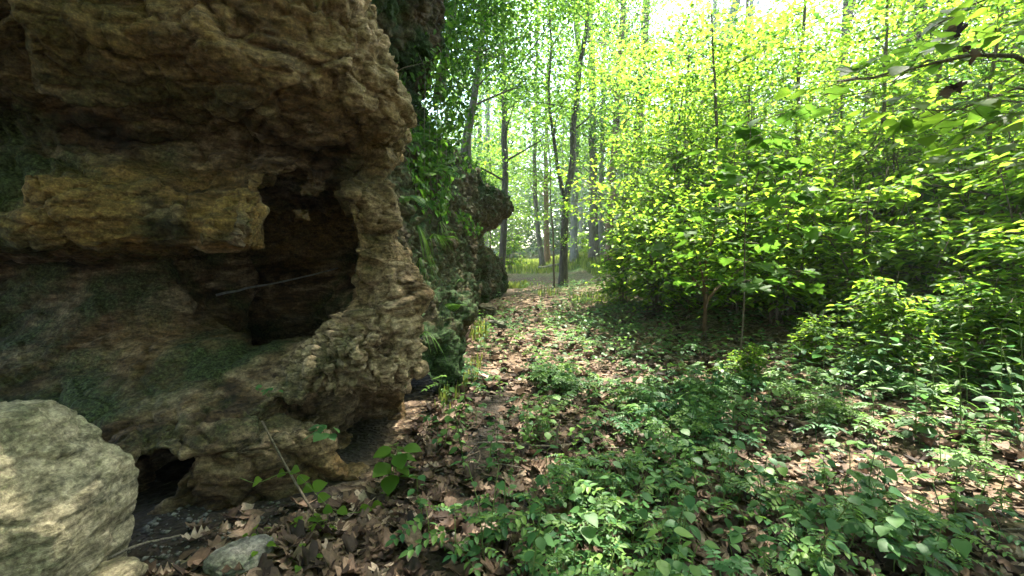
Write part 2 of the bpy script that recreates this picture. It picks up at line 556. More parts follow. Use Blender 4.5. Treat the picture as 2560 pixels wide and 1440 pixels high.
gx = axis(-160, 160, -4, 7, 0.06, 1.12)
gy = axis(-60, 260, 0.5, 11, 0.06, 1.08)
GX, GY = np.meshgrid(gx, gy, indexing='ij')
GZ = gz(GX, GY)
nx, ny = GX.shape
idx = np.arange(nx * ny).reshape(nx, ny)
GF = np.stack([idx[:-1, :-1], idx[1:, :-1], idx[1:, 1:], idx[:-1, 1:]], -1).reshape(-1, 4)
soil = np.clip(np.exp(-((GX + 0.33 - 0.06 * (GY - 2.6)) / 0.22) ** 2) * (GY < 5.2) * 1.1 + sstep(-0.95, -1.25, GX) * (GY < 6), 0, 1) * (0.95 + 0.5 * fbm(GX * 3, GY * 3, GX * 0, 3))
grs = np.clip(0.6 * sstep(11.0, 14.5, GY) * (1 - sstep(15.5, 18.0, GY)) * sstep(-.15, .3, fbm(GX * .7, GY * .7, GX * 0 + 3, 3)) + sstep(21, 27, GY) + 0.35 * sstep(1.5, 3, GX) * sstep(6, 9, GY), 0, 1)
tone = np.stack([np.clip(soil, 0, 1).ravel(), grs.ravel(), 0 * grs.ravel(), 1 + 0 * grs.ravel()], -1)
ground = link('ground', fast_mesh('ground', np.stack([GX.ravel(), GY.ravel(), GZ.ravel()], -1), [GF], M['ground'], True, {'tone': tone}))
tag(ground, kind='structure')

# ------------------------------------------------------------------ rock from a solid field
def surface_nets(f, org, h):
    nx, ny, nz = f.shape
    s = f < 0
    acc = np.zeros((nx - 1, ny - 1, nz - 1, 3), dtype=np.float32)
    cnt = np.zeros((nx - 1, ny - 1, nz - 1), dtype=np.float32)
    quads = []
    sh = (nx - 1, ny - 1, nz - 1)
    for ax in range(3):
        a = np.moveaxis(f, ax, 0)
        cr = np.argwhere(np.moveaxis(s, ax, 0)[:-1] != np.moveaxis(s, ax, 0)[1:])
        inv = [0, 0, 0]
        perm = [ax] + [i for i in range(3) if i != ax]
        for p_, q_ in enumerate(perm):
            inv[q_] = p_
        e = cr[:, inv]                                  # edge start in x,y,z
        e1 = e.copy(); e1[:, ax] += 1
        f0 = f[e[:, 0], e[:, 1], e[:, 2]]; f1 = f[e1[:, 0], e1[:, 1], e1[:, 2]]
        pos = e.astype(np.float32); pos[:, ax] += f0 / (f0 - f1)
        o1, o2 = perm[1], perm[2]
        cells = []
        for da, db in ((0, 0), (1, 0), (1, 1), (0, 1)):
            c = e.copy(); c[:, o1] -= da; c[:, o2] -= db
            ok = (c >= 0).all(1) & (c[:, 0] < sh[0]) & (c[:, 1] < sh[1]) & (c[:, 2] < sh[2])
            cc = c[ok]
            np.add.at(acc, (cc[:, 0], cc[:, 1], cc[:, 2]), pos[ok])
            np.add.at(cnt, (cc[:, 0], cc[:, 1], cc[:, 2]), 1)
            cells.append((c, ok))
        allok = cells[0][1] & cells[1][1] & cells[2][1] & cells[3][1]
        q = np.stack([np.ravel_multi_index(tuple(c[allok].T), sh) for c, _ in cells], -1)
        flip = (f0[allok] > 0)
        if ax == 1:
            flip = ~flip
        q[~flip] = q[~flip][:, ::-1]
        quads.append(q)
    used = np.argwhere(cnt > 0)
    V = acc[used[:, 0], used[:, 1], used[:, 2]] / cnt[used[:, 0], used[:, 1], used[:, 2]][:, None]
    lut = np.full(sh[0] * sh[1] * sh[2], -1, dtype=np.int64)
    lut[np.ravel_multi_index(tuple(used.T), sh)] = np.arange(len(used))
    Q = lut[np.concatenate(quads)]
    return V * h + np.asarray(org, dtype=np.float32), Q[:, ::-1]


def vnormals(V, Q):
    n = np.cross(V[Q[:, 2]] - V[Q[:, 0]], V[Q[:, 3]] - V[Q[:, 1]])
    N = np.zeros_like(V)
    for k in range(4):
        for c in range(3):
            N[:, c] += np.bincount(Q[:, k], weights=n[:, c], minlength=len(V))
    return unit(N)


def relax(V, Q, it=1, lam=0.5):
    for _ in range(it):
        s = np.zeros_like(V); c = np.zeros(len(V))
        for k in range(4):
            a, b = Q[:, k], Q[:, (k + 1) % 4]
            for d in range(3):
                s[:, d] += np.bincount(a, weights=V[b, d], minlength=len(V))
            c += np.bincount(a, minlength=len(V))
        V = V * (1 - lam) + lam * s / np.maximum(c, 1)[:, None]
    return V


def subdivide(V, Q):
    n = len(V)
    E = np.concatenate([np.sort(np.stack([Q[:, k], Q[:, (k + 1) % 4]], -1), axis=1) for k in range(4)])
    key = E[:, 0] * n + E[:, 1]
    u, inv = np.unique(key, return_inverse=True)
    ea, eb = u // n, u % n
    m = len(Q)
    inv = inv.reshape(4, m)
    VV = np.concatenate([V, (V[ea] + V[eb]) / 2, V[Q].mean(1)])
    fcn = n + len(u) + np.arange(m)
    QQ = [np.stack([Q[:, k], n + inv[k], fcn, n + inv[(k + 3) % 4]], -1) for k in range(4)]
    return VV, np.concatenate(QQ)


def table(a, b, A, B, T):
    """smooth interpolation of T over knots A (rows) and B (columns) at a (1-D) and b (1-D): returns len(a) x len(b)"""
    A, B, T = np.asarray(A, float), np.asarray(B, float), np.asarray(T, float)
    ia = np.clip(np.searchsorted(A, a, side='right') - 1, 0, len(A) - 2)
    ta = np.clip((a - A[ia]) / (A[ia + 1] - A[ia]), 0, 1); ta = 0.5 * ta + 0.5 * ta * ta * (3 - 2 * ta)
    rows = T[ia] * (1 - ta)[:, None] + T[ia + 1] * ta[:, None]
    ib = np.clip(np.searchsorted(B, b, side='right') - 1, 0, len(B) - 2)
    tb = np.clip((b - B[ib]) / (B[ib + 1] - B[ib]), 0, 1); tb = 0.5 * tb + 0.5 * tb * tb * (3 - 2 * tb)
    return rows[:, ib] * (1 - tb) + rows[:, ib + 1] * tb


def box_blur(f, it=1):
    for _ in range(it):
        for ax in range(3):
            g = f.copy()
            sl = [slice(None)] * 3; a = sl.copy(); b = sl.copy(); c = sl.copy()
            a[ax] = slice(1, -1); b[ax] = slice(0, -2); c[ax] = slice(2, None)
            g[tuple(a)] = 0.5 * f[tuple(a)] + 0.25 * (f[tuple(b)] + f[tuple(c)])
            f = g
    return f


def ell(X, Y, Z, c, r, rot=0.0):
    x, y, z = X - c[0], Y - c[1], Z - c[2]
    if rot:
        cr, sr = math.cos(rot), math.sin(rot)
        x, y = x * cr + y * sr, -x * sr + y * cr
    k = np.sqrt((x / r[0]) ** 2 + (y / r[1]) ** 2 + (z / r[2]) ** 2)
    return (k - 1) * min(r)


def smin(a, b, k):
    h = np.clip(0.5 + 0.5 * (b - a) / k, 0, 1)
    return b * (1 - h) + a * h - k * h * (1 - h)


# ---- near cliff: the front depth y = F(x, z) as a table, plus caves and the pillar
h = 0.034
ox, oy, oz = -5.4, 1.3, -0.25
xs = np.arange(ox, -0.3, h); ys = np.arange(oy, 5.7, h); zs = np.arange(oz, 5.0, h)
zk = [-0.3, 0.05, 0.25, 0.40, 0.46, 0.60, 0.80, 1.00, 1.30, 1.52, 1.60, 1.80, 2.05, 2.22, 2.40, 2.60, 2.85, 3.2, 3.8, 5.0]
xk = [-5.4, -3.6, -2.75, -2.30, -1.72, -1.63, -1.52, -1.36, -1.10, -0.85, -0.60]
FT = np.array([
    # z  -.3   .05   .25   .40   .46   .60   .80  1.00  1.30  1.52  1.60  1.80  2.05  2.22  2.40  2.60  2.85  3.2   3.8   5.0
    [2.60, 2.60, 2.70, 2.80, 2.90, 3.10, 3.30, 3.50, 3.60, 3.65, 2.70, 2.62, 2.60, 2.70, 2.75, 2.60, 2.50, 2.30, 2.0, 1.7],
    [2.55, 2.60, 2.70, 2.80, 2.85, 3.05, 3.35, 3.55, 3.80, 3.85, 2.72, 2.60, 2.62, 2.76, 2.86, 2.65, 2.50, 2.35, 2.1, 1.8],
    [2.55, 2.60, 2.62, 2.62, 2.72, 3.05, 3.38, 3.90, 4.30, 4.35, 2.74, 2.66, 2.70, 2.92, 3.06, 2.82, 2.62, 2.45, 2.2, 1.9],
    [2.46, 2.50, 2.50, 2.52, 2.66, 3.05, 3.45, 4.25, 4.70, 4.70, 2.76, 2.72, 2.76, 3.02, 3.16, 2.95, 2.74, 2.60, 2.35, 2.0],
    [2.44, 2.50, 2.50, 2.50, 2.66, 3.10, 3.60, 4.30, 4.60, 4.60, 2.80, 2.72, 2.74, 3.05, 3.18, 3.02, 2.82, 2.68, 2.45, 2.1],
    [2.46, 2.52, 2.52, 2.54, 2.70, 3.13, 3.60, 4.20, 4.60, 4.60, 4.60, 4.60, 4.40, 3.60, 3.22, 3.06, 2.86, 2.72, 2.5, 2.2],
    [2.50, 2.55, 2.55, 2.58, 2.76, 3.15, 3.50, 3.95, 4.20, 4.20, 4.20, 4.20, 4.10, 3.70, 3.34, 3.12, 2.92, 2.78, 2.6, 2.3],
    [2.55, 2.60, 2.60, 2.62, 2.85, 3.30, 3.25, 3.35, 3.55, 3.62, 3.64, 3.68, 3.66, 3.60, 3.50, 3.25, 3.05, 2.95, 2.8, 2.6],
    [2.70, 2.80, 2.85, 3.00, 3.60, 3.42, 3.28, 3.32, 3.50, 3.56, 3.62, 3.66, 3.66, 3.62, 3.48, 3.25, 3.15, 3.10, 3.1, 3.0],
    [3.55, 3.65, 3.75, 3.90, 3.90, 3.62, 3.48, 3.46, 3.55, 3.60, 3.70, 3.76, 3.76, 3.75, 3.68, 3.45, 3.35, 3.40, 3.6, 3.6],
    [4.0, 4.1, 4.1, 4.2, 4.2, 4.0, 3.9, 3.85, 3.9, 3.9, 4.0, 4.1, 4.1, 4.1, 4.1, 3.9, 3.8, 3.9, 4.2, 4.2]])
FT[:9, 13] += 0.14; FT[:9, 14] += 0.22; FT[:9, 15] -= 0.05; FT[:9, 16] -= 0.16; FT[:9, 17] -= 0.12
F = table(xs, zs, xk, zk, FT).astype(np.float32)[:, None, :]
X, Y, Z = (a.astype(np.float32) for a in np.meshgrid(xs, ys, zs, indexing='ij'))
wx, wy, wz = fbm(X * 0.9, Y * 0.9, Z * 0.9, 2), fbm(X * 0.9 + 31, Y * 0.9, Z * 0.9, 2), fbm(X * 0.9, Y * 0.9 + 17, Z * 0.9, 2)
blk = sstep(1.5, 1.62, zs).astype(np.float32)[None, None, :] * sstep(2.25, 2.1, zs).astype(np.float32)[None, None, :]
f = (F - Y) + 0.16 * wx + blk * (0.22 * noise(X * 2.1 + 3, 0 * Y, Z * 1.5) + 0.10 * np.abs(noise(X * 4.3, 0 * Y + 2, Z * 3.0)))
zr = [-0.3, 0.15, 0.45, 0.8, 1.0, 1.25, 1.5, 1.58, 1.68, 1.86, 2.2, 2.45, 2.62, 2.78, 2.95, 3.2, 3.5, 3.75, 4.2, 5.0]
xr = [-0.95, -0.93, -0.85, -0.80, -0.80, -0.80, -0.80, -0.82, -0.90, -0.94, -0.97, -0.98, -0.86, -0.80, -0.90, -1.06, -1.14, -1.40, -1.75, -2.2]
Xr = np.interp(zs, zr, xr).astype(np.float32)[None, None, :]
side = (X - Xr) + 0.10 * wy + 0.36 * np.clip(Y - 3.7, 0, 2)
f = np.maximum(f, side * 0.9)
# rounded corner and the pillar foot swelling
f = smin(f, ell(X, Y, Z, (-1.26, 3.66, 0.72), (0.52, 0.50, 0.30)), 0.05)
f = smin(f, ell(X, Y, Z, (-1.58, 3.44, 0.50), (0.24, 0.24, 0.20)), 0.04)
f = smin(f, ell(X, Y, Z, (-1.02, 3.66, 1.28), (0.26, 0.30, 0.34)), 0.05)
# the hollow under the pillar foot, the tall dark cave, the low burrow at the left
f = np.maximum(f, -ell(X, Y, Z, (-1.16, 3.52, 0.16), (0.36, 0.55, 0.27)) )
f = np.maximum(f, -ell(X + 0.10 * wz, Y, Z + 0.08 * wx, (-2.35, 4.40, 1.66), (0.95, 0.92, 0.86)))
f = np.maximum(f, -ell(X, Y, Z, (-2.25, 3.95, 1.22), (0.75, 0.60, 0.38)))
wn_ = fbm(X * 1.9 + 5, Y * 1.9, Z * 1.9, 3)
wdg = np.maximum(-0.602 * Y - X + 0.10 * np.clip(Z - 1.85, 0, 1) * 2 - 0.25 * np.clip(1.5 - Z, 0, 1), X + 0.452 * Y - 0.10 * np.clip(1.9 - Z, -1, 1)) * 0.86
wdg = np.maximum(wdg, np.abs(Z - 1.56 - 0.35 * (X + 1.75)) - 0.72)
wdg = np.maximum(wdg, np.abs(Y - 3.95) - 1.30) + 0.20 * wn_
f = np.maximum(f, -wdg)
f = np.maximum(f, -ell(X, Y, Z, (-1.42, 3.12, 0.44), (0.34, 0.36, 0.10)))
f = np.maximum(f, -ell(X, Y, Z, (-2.32, 2.70, 0.20), (0.30, 0.55, 0.22)))
# layered ledges: bedding planes step in and out
zb = Z + 0.10 * wx + 0.06 * (X + 2) + 0.05 * wz
bed = np.abs(((zb * 3.3 + 0.5 * noise(X * 0.6, Y * 0.6, Z * 0.6)) % 1.0) - 0.5) * 2
bed2 = noise(0 * X + 3.3, 0 * X + 1.7, zb * 11) 
bm = sstep(-0.1, 0.5, noise(X * 0.9, Y * 0.9, Z * 1.2 + 7)) * sstep(-1.3, -1.8, X)
f = f + (0.012 + 0.05 * bm) * (bed ** 3) + (0.004 + 0.03 * bm) * bed2
f = f + 0.05 * np.abs(noise(X * 3.1 + 7, Y * 3.1, Z * 1.0)) * sstep(-1.7, -1.4, X) * sstep(2.5, 2.2, Z)
f = f + 0.13 * fbm(X * 2.6, Y * 2.6, Z * 3.0, 3)
f = box_blur(f, 1)
f[:, :, -1] = 0.02
V, Q = surface_nets(f, (ox, oy, oz), h)
del X, Y, Z, wx, wy, wz, f, bed, bed2, zb, side
V = relax(V.astype(np.float64), Q, 1, 0.4)
V, Q = subdivide(V, Q)
V = relax(V, Q, 1, 0.5)


def rough_up(V, Q, amp, pits, pit_mask, calm=0.0):
    N = vnormals(V, Q)
    x, y, z = V[:, 0], V[:, 1], V[:, 2]
    zb = z + 0.06 * fbm(x * 2, y * 2, z * 2, 2) + 0.06 * x
    loc = sstep(-0.30, 0.40, fbm(x * 1.4 + 3, y * 1.4, z * 1.8, 2)) * (1 - 0.8 * pit_mask)
    wv = 0.25 * fbm(x * 2.5, y * 2.5, z * 2.5, 2)
    a1, a2, ac = worley(x * 3.6 + wv, y * 3.6 + wv, (z + 0.08 * x) * 6.0 + wv)
    b1, b2, bc = worley(x * 9 + 5 + wv, y * 9 + wv, zb * 15)
    d = amp * (1 - .55 * calm) * (0.036 * fbm(x * 7, y * 7, z * 9, 4, 0.6) + 0.016 * loc * ridge(x * 5, y * 5, zb * 12, 3) + 0.045 * ridge(x * 1.9, y * 1.9, z * 2.4, 3) - 0.02)
    e1, e2, ec = worley(x * 1.35 + 40 + wv, y * 1.35 + 40 + wv, z * 2.1 + 40 + wv)
    d = d + amp * (0.13 * (ec - 0.5) - 0.05 * np.clip(1 - (e2 - e1) * 9, 0, 1)) * (1 - pit_mask) * (1 - calm)
    d = d + amp * (1 - calm) * (0.050 * (ac - 0.5) - 0.030 * np.clip(1 - (a2 - a1) * 7, 0, 1) + 0.018 * (bc - 0.5) - 0.010 * np.clip(1 - (b2 - b1) * 6, 0, 1))
    d = d + amp * 0.012 * loc * noise(x * 3 + 5, y * 3, zb * 30)
    pit = np.clip(np.abs(fbm(x * 11, y * 11, z * 11, 3)) * 3.2, 0, 1)
    d = d + pits * pit_mask * (pit - 0.6) * 0.14
    return V + N * d[:, None]


pm = np.exp(-(((V[:, 0] + 1.25) / 0.50) ** 2 + ((V[:, 2] - 0.74) / 0.34) ** 2) ** 2) * (V[:, 1] < 4.4)
pm = np.clip(pm + 0.8 * sstep(2.85, 3.3, V[:, 2]) * sstep(-1.8, -1.2, V[:, 0]), 0, 1)
calm = 0.65 * sstep(1.60, 1.50, V[:, 2]) * sstep(.45, .6, V[:, 2]) * sstep(-1.55, -1.75, V[:, 0]) + 0.35 * sstep(1.55, 1.62, V[:, 2]) * sstep(2.15, 2.05, V[:, 2]) * sstep(-1.55, -1.7, V[:, 0])
V = rough_up(V, Q, 1.0, 1.0, pm, calm)
x, y, z = V[:, 0], V[:, 1], V[:, 2]
pal = 1.3 * np.exp(-(((x + 1.22) / 0.56) ** 2 + ((z - 0.72) / 0.40) ** 2) ** 2) + 0.75 * sstep(2.3, 3.0, z) * sstep(-1.55, -0.9, x) + 0.7 * np.exp(-(((x + 0.98) / 0.22) ** 2 + ((z - 1.25) / 0.35) ** 2)) + 0.55 * np.exp(-(((x + 1.1) / 0.3) ** 2 + ((z - 1.95) / 0.25) ** 2))
org = 0.95 * np.exp(-(((x + 2.45) / 1.1) ** 2 + ((z - 1.86) / 0.36) ** 2) ** 2) * sstep(-.45, .05, fbm(x * 2.6, y * 2.6, z * 2.6, 3)) * 1.15 + 0.45 * sstep(2.4, 2.8, z) + 0.3 * sstep(-1.5, -1.2, x) + 0.4 * np.exp(-(((x + 3.0) / .5) ** 2 + ((z - .9) / .2) ** 2))
mos = 0.85 * sstep(1.62, 1.5, z) * sstep(-1.5, -1.8, x) + 0.55 * sstep(-2.9, -3.4, x) + 0.25 + 0.5 * np.exp(-((z - 2.35) / 0.2) ** 2) * sstep(-1.4, -1.9, x) + 0.5 * np.exp(-(((x + 1.35) / 0.35) ** 2 + ((z - 1.3) / 0.5) ** 2))
mos = mos * sstep(0.20, 0.6, z) + 0.2
tone = np.clip(np.stack([pal, mos, org, np.ones_like(x)], -1), 0, 1)
near_cliff = link('cliff', fast_mesh('cliff', V, [Q], M['rock'], True, {'tone': tone}))
tag(near_cliff, kind='structure')

# ---- far cliff: it faces the path, x = G(y, z)
h = 0.06
ox, oy, oz = -6.0, 4.6, -0.3
xs = np.arange(ox, 0.7, h); ys = np.arange(oy, 15.6, h); zs = np.arange(oz, 6.9, h)
yk = [4.4, 5.4, 6.6, 8.0, 9.6, 11.2, 12.4, 13.3, 14.0, 14.5, 15.0, 15.6]
zk = [-0.3, 0.2, 0.6, 1.0, 1.5, 2.0, 2.3, 2.6, 3.0, 3.35, 3.7, 4.1, 4.6, 5.0, 5.6, 6.9]
GT = np.array([
    # -.3   .2    .6   1.0   1.5   2.0   2.3   2.6   3.0   3.35  3.7   4.1   4.6   5.0  5.6   6.9
    [-0.80, -0.80, -0.90, -1.10, -1.30, -1.40, -1.40, -1.40, -1.45, -1.5, -1.60, -1.60, -1.40, -1.2, -1.0, -1.0],
    [-0.74, -0.74, -0.82, -1.00, -1.20, -1.25, -1.25, -1.25, -1.35, -1.5, -1.60, -1.62, -1.42, -1.1, -1.0, -1.0],
    [-0.80, -0.76, -0.80, -0.95, -1.12, -1.20, -1.20, -1.25, -1.40, -1.5, -1.62, -1.65, -1.30, -1.03, -1.0, -1.2],
    [-0.95, -0.90, -0.90, -1.00, -1.15, -1.15, -1.15, -1.15, -1.25, -1.4, -1.55, -1.70, -1.60, -1.45, -1.5, -2.0],
    [-1.05, -0.98, -0.95, -0.98, -1.05, -1.05, -1.05, -1.05, -1.10, -1.2, -1.30, -1.50, -1.85, -2.2, -2.8, -4.0],
    [-1.05, -0.95, -0.90, -0.92, -0.95, -0.95, -0.95, -0.90, -0.88, -0.85, -0.85, -1.15, -2.0, -3.0, -4.0, -6.0],
    [-0.85, -0.70, -0.60, -0.60, -0.65, -0.95, -0.95, -0.55, -0.25, -0.25, -0.75, -1.8, -3.0, -4.0, -5.0, -7.0],
    [-0.70, -0.45, -0.38, -0.36, -0.50, -0.95, -1.02, -0.40, 0.06, 0.05, -0.70, -1.9, -3.2, -4.2, -5.5, -7.0],
    [-0.60, -0.34, -0.26, -0.26, -0.42, -0.95, -1.02, -0.36, 0.12, 0.10, -0.75, -2.0, -3.4, -4.4, -5.6, -7.0],
    [-0.70, -0.50, -0.45, -0.50, -0.60, -0.95, -1.0, -0.8, -0.35, -0.40, -1.3, -2.3, -3.6, -4.6, -5.8, -7.0],
    [-1.6, -1.5, -1.5, -1.5, -1.6, -1.8, -1.9, -1.8, -1.6, -1.7, -2.3, -3.2, -4.5, -5.5, -6.5, -7.5],
    [-4.0, -4.0, -4.0, -4.0, -4.0, -4.2, -4.2, -4.2, -4.2, -4.4, -5.0, -5.5, -6.5, -7.0, -7.5, -8.0]])
G = table(ys, zs, yk, zk, GT).astype(np.float32)[None, :, :]
X, Y, Z = (a.astype(np.float32) for a in np.meshgrid(xs, ys, zs, indexing='ij'))
wx = fbm(X * 0.7, Y * 0.7, Z * 0.7, 2); wz = fbm(X * 0.7 + 9, Y * 0.7, Z * 0.7 + 4, 2)
f = (X - G) + 0.16 * wx
f = smin(f, ell(X, Y, Z, (-0.98, 5.1, 0.30), (0.36, 0.50, 0.46)), 0.10)
f = smin(f, ell(X, Y, Z, (-0.98, 7.0, 0.75), (0.34, 0.6, 0.30)), 0.08)
f = np.maximum(f, -ell(X, Y, Z, (-0.30, 13.7, 1.05), (0.22, 0.22, 0.24)))
f = np.maximum(f, -ell(X, Y, Z, (-0.60, 12.2, 0.9), (0.25, 0.3, 0.35)))
zb = Z + 0.12 * wz
bed = np.abs(((zb * 2.1 + 0.5 * wx) % 1.0) - 0.5) * 2
f = f + 0.08 * bed ** 3 * (0.4 + 0.6 * noise(X, Y, Z * 1.5)) + 0.05 * noise(0 * X + 3.3, 0 * X + 1.7, zb * 6) + 0.14 * fbm(X * 1.9, Y * 1.9, Z * 2.6, 3)
f = box_blur(f, 1)
f[:, :, -1] = 0.03
V, Q = surface_nets(f, (ox, oy, oz), h)
del X, Y, Z, wx, wz, f, bed, zb
V = relax(V.astype(np.float64), Q, 1, 0.4)
V, Q = subdivide(V, Q)
V = relax(V, Q, 1, 0.5)
V = rough_up(V, Q, 1.6, 0.5, 0.5)
x, y, z = V[:, 0], V[:, 1], V[:, 2]
pal = 0.8 * np.exp(-(((y - 13.8) / 1.4) ** 2 + ((z - 2.1) / 0.7) ** 2)) + 0.35 * np.exp(-(((y - 13.6) / 1.6) ** 2 + ((z - 1.2) / 0.5) ** 2))
org = 1.0 * np.exp(-(((y - 13.4) / 2.2) ** 2 + ((z - 2.4) / 0.6) ** 2)) + .35
N = vnormals(V, Q)
mos = 0.55 + 0.5 * sstep(0.1, 0.6, N[:, 2]) + 0.5 * sstep(3.0, 3.4, z) - 0.7 * np.exp(-(((y - 13.7) / 1.4) ** 2 + ((z - 2.2) / 0.55) ** 2)) + 0.4 * sstep(1.0, 0.3, z)
tone = np.clip(np.stack([pal, mos, org, np.ones_like(x)], -1), 0, 1)
far_cliff = link('cliff', fast_mesh('cliff_far', V, [Q], M['rock_moss'], True, {'tone': tone}))
tag(far_cliff, kind='structure')
FC_V, FC_N = V.copy(), N.copy()


def rock_blob(name, c, r, rot, mat, seed, sub=5, rough=0.25, label=None, cat=None, pw=3.2, tilt=(0, 0), cuts=()):
    """a loose stone: squared-off lump with bedding and pits"""
    n = 2 ** sub
    t = np.linspace(-1, 1, n + 1)
    Vs, Fs, o = [], [], 0
    for ax in range(3):
        for sg in (-1, 1):
            u, v = np.meshgrid(t, t, indexing='ij')
            P = np.zeros((n + 1, n + 1, 3)); P[..., ax] = sg; P[..., (ax + 1) % 3] = u; P[..., (ax + 2) % 3] = v
            i = np.arange((n + 1) ** 2).reshape(n + 1, n + 1) + o
            q = np.stack([i[:-1, :-1], i[1:, :-1], i[1:, 1:], i[:-1, 1:]], -1).reshape(-1, 4)
            if sg < 0:
                q = q[:, ::-1]
            Vs.append(P.reshape(-1, 3)); Fs.append(q); o += (n + 1) ** 2
    V = np.concatenate(Vs); Q = np.concatenate(Fs)
    key = np.round(V * n).astype(np.int64)
    _, first, inv = np.unique(key, axis=0, return_index=True, return_inverse=True)
    V = V[first]; Q = inv.reshape(-1)[Q]
    p = pw
    V = V / (np.abs(V) ** p).sum(1, keepdims=True) ** (1 / p)
    for cn, cd in cuts:
        cn = np.array(cn) / np.linalg.norm(cn)
        V = V - np.maximum(V @ cn - cd, 0)[:, None] * cn
    s = seed * 3.7
    d = 1 + rough * fbm(V[:, 0] * 1.4 + s, V[:, 1] * 1.4, V[:, 2] * 1.4, 4) + 0.3 * rough * ridge(V[:, 0] * 2 + s, V[:, 1] * 2, V[:, 2] * 5, 3)
    V = V * d[:, None] * np.asarray(r)
    e = Matrix.Rotation(rot, 3, 'Z') @ Matrix.Rotation(tilt[0], 3, 'X') @ Matrix.Rotation(tilt[1], 3, 'Y')
    V = V @ np.array(e).T
    sc = 0.5 * min(r)
    N = vnormals(V, Q)
    x, y, z = V.T
    w1, w2, wc = worley(x * 5 + s + 20, y * 5 + 20, (z + .15 * x) * 11 + 20)
    V = V + N * (0.07 * sc * fbm(x * 14 + s, y * 14, z * 26, 4, 0.6) + 0.05 * sc * ridge(x * 9 + s, y * 9, z * 24, 3) + 0.12 * sc * (wc - .5) - 0.05 * sc * np.clip(1 - (w2 - w1) * 6, 0, 1))[:, None]
    q = np.random.default_rng(seed)
    tone = np.tile([0.5 if name == 'boulder' else 0.2, 0.45, 0.15, 1.0], (len(V), 1))
    ob = link(name, fast_mesh(name, V, [Q], mat, True, {'tone': tone}), loc=c)
    return tag(ob, label, cat)


rock_blob('boulder', (-2.40, 1.75, 0.28), (0.50, 0.36, 0.60), R(6), M['boulder'], 3, sub=6, rough=0.10, label='big pale layered boulder at the foot of the cliff', cat='boulder', pw=9.0, cuts=[((.8, -.15, .75), .98), ((.9, -.75, .1), 1.02), ((.55, .2, .9), 1.08), ((1, -.1, -.35), .93)], tilt=(R(-5), R(4)))
rock_blob('stone', at(268, 1462, 1.85) , (0.12, 0.10, 0.07), R(20), M['boulder'], 5, label='small pale rock lying against the foot of the big boulder', cat='stone')
p = at(600, 1425, 2.05)
rock_blob('stone', (p.x, p.y, float(gz(p.x, p.y)) + 0.02), (0.11, 0.13, 0.075), R(-20), M['stone'], 8, label='smooth grey stone half buried in dead leaves below the cliff ledge', cat='stone')
p = at(1212, 800, 10.2)
rock_blob('stone', (p.x, p.y, float(gz(p.x, p.y)) + 0.08), (0.26, 0.24, 0.17), R(30), M['rock_moss'], 11, label='dark mossy stone standing on the litter path beside the far cliff', cat='stone')
p = at(1238, 836, 9.0)
rock_blob('stone', (p.x, p.y, float(gz(p.x, p.y)) + 0.03), (0.22, 0.14, 0.08), R(-10), M['stone'], 14, label='low flat stone on the path in front of the dark mossy stone', cat='stone')


# ------------------------------------------------------------------ trees
TREE_LEAVES = [0]
# floor spots to be sunlit; crown leaves on the sun's line are cut away
GAPS = [(1.40, 5.7, .50), (1.25, 5.0, .38), (2.60, 2.95, .42), (2.25, 3.30, .30), (3.05, 2.60, .36), (0.50, 2.20, .26), (1.05, 3.55, .22), (0.75, 7.4, .4), (2.3, 4.3, .28), (0.35, 3.1, .18), (3.6, 3.9, .3), (1.6, 2.6, .16), (2.9, 6.3, .3)]
SD = np.array(sdir)


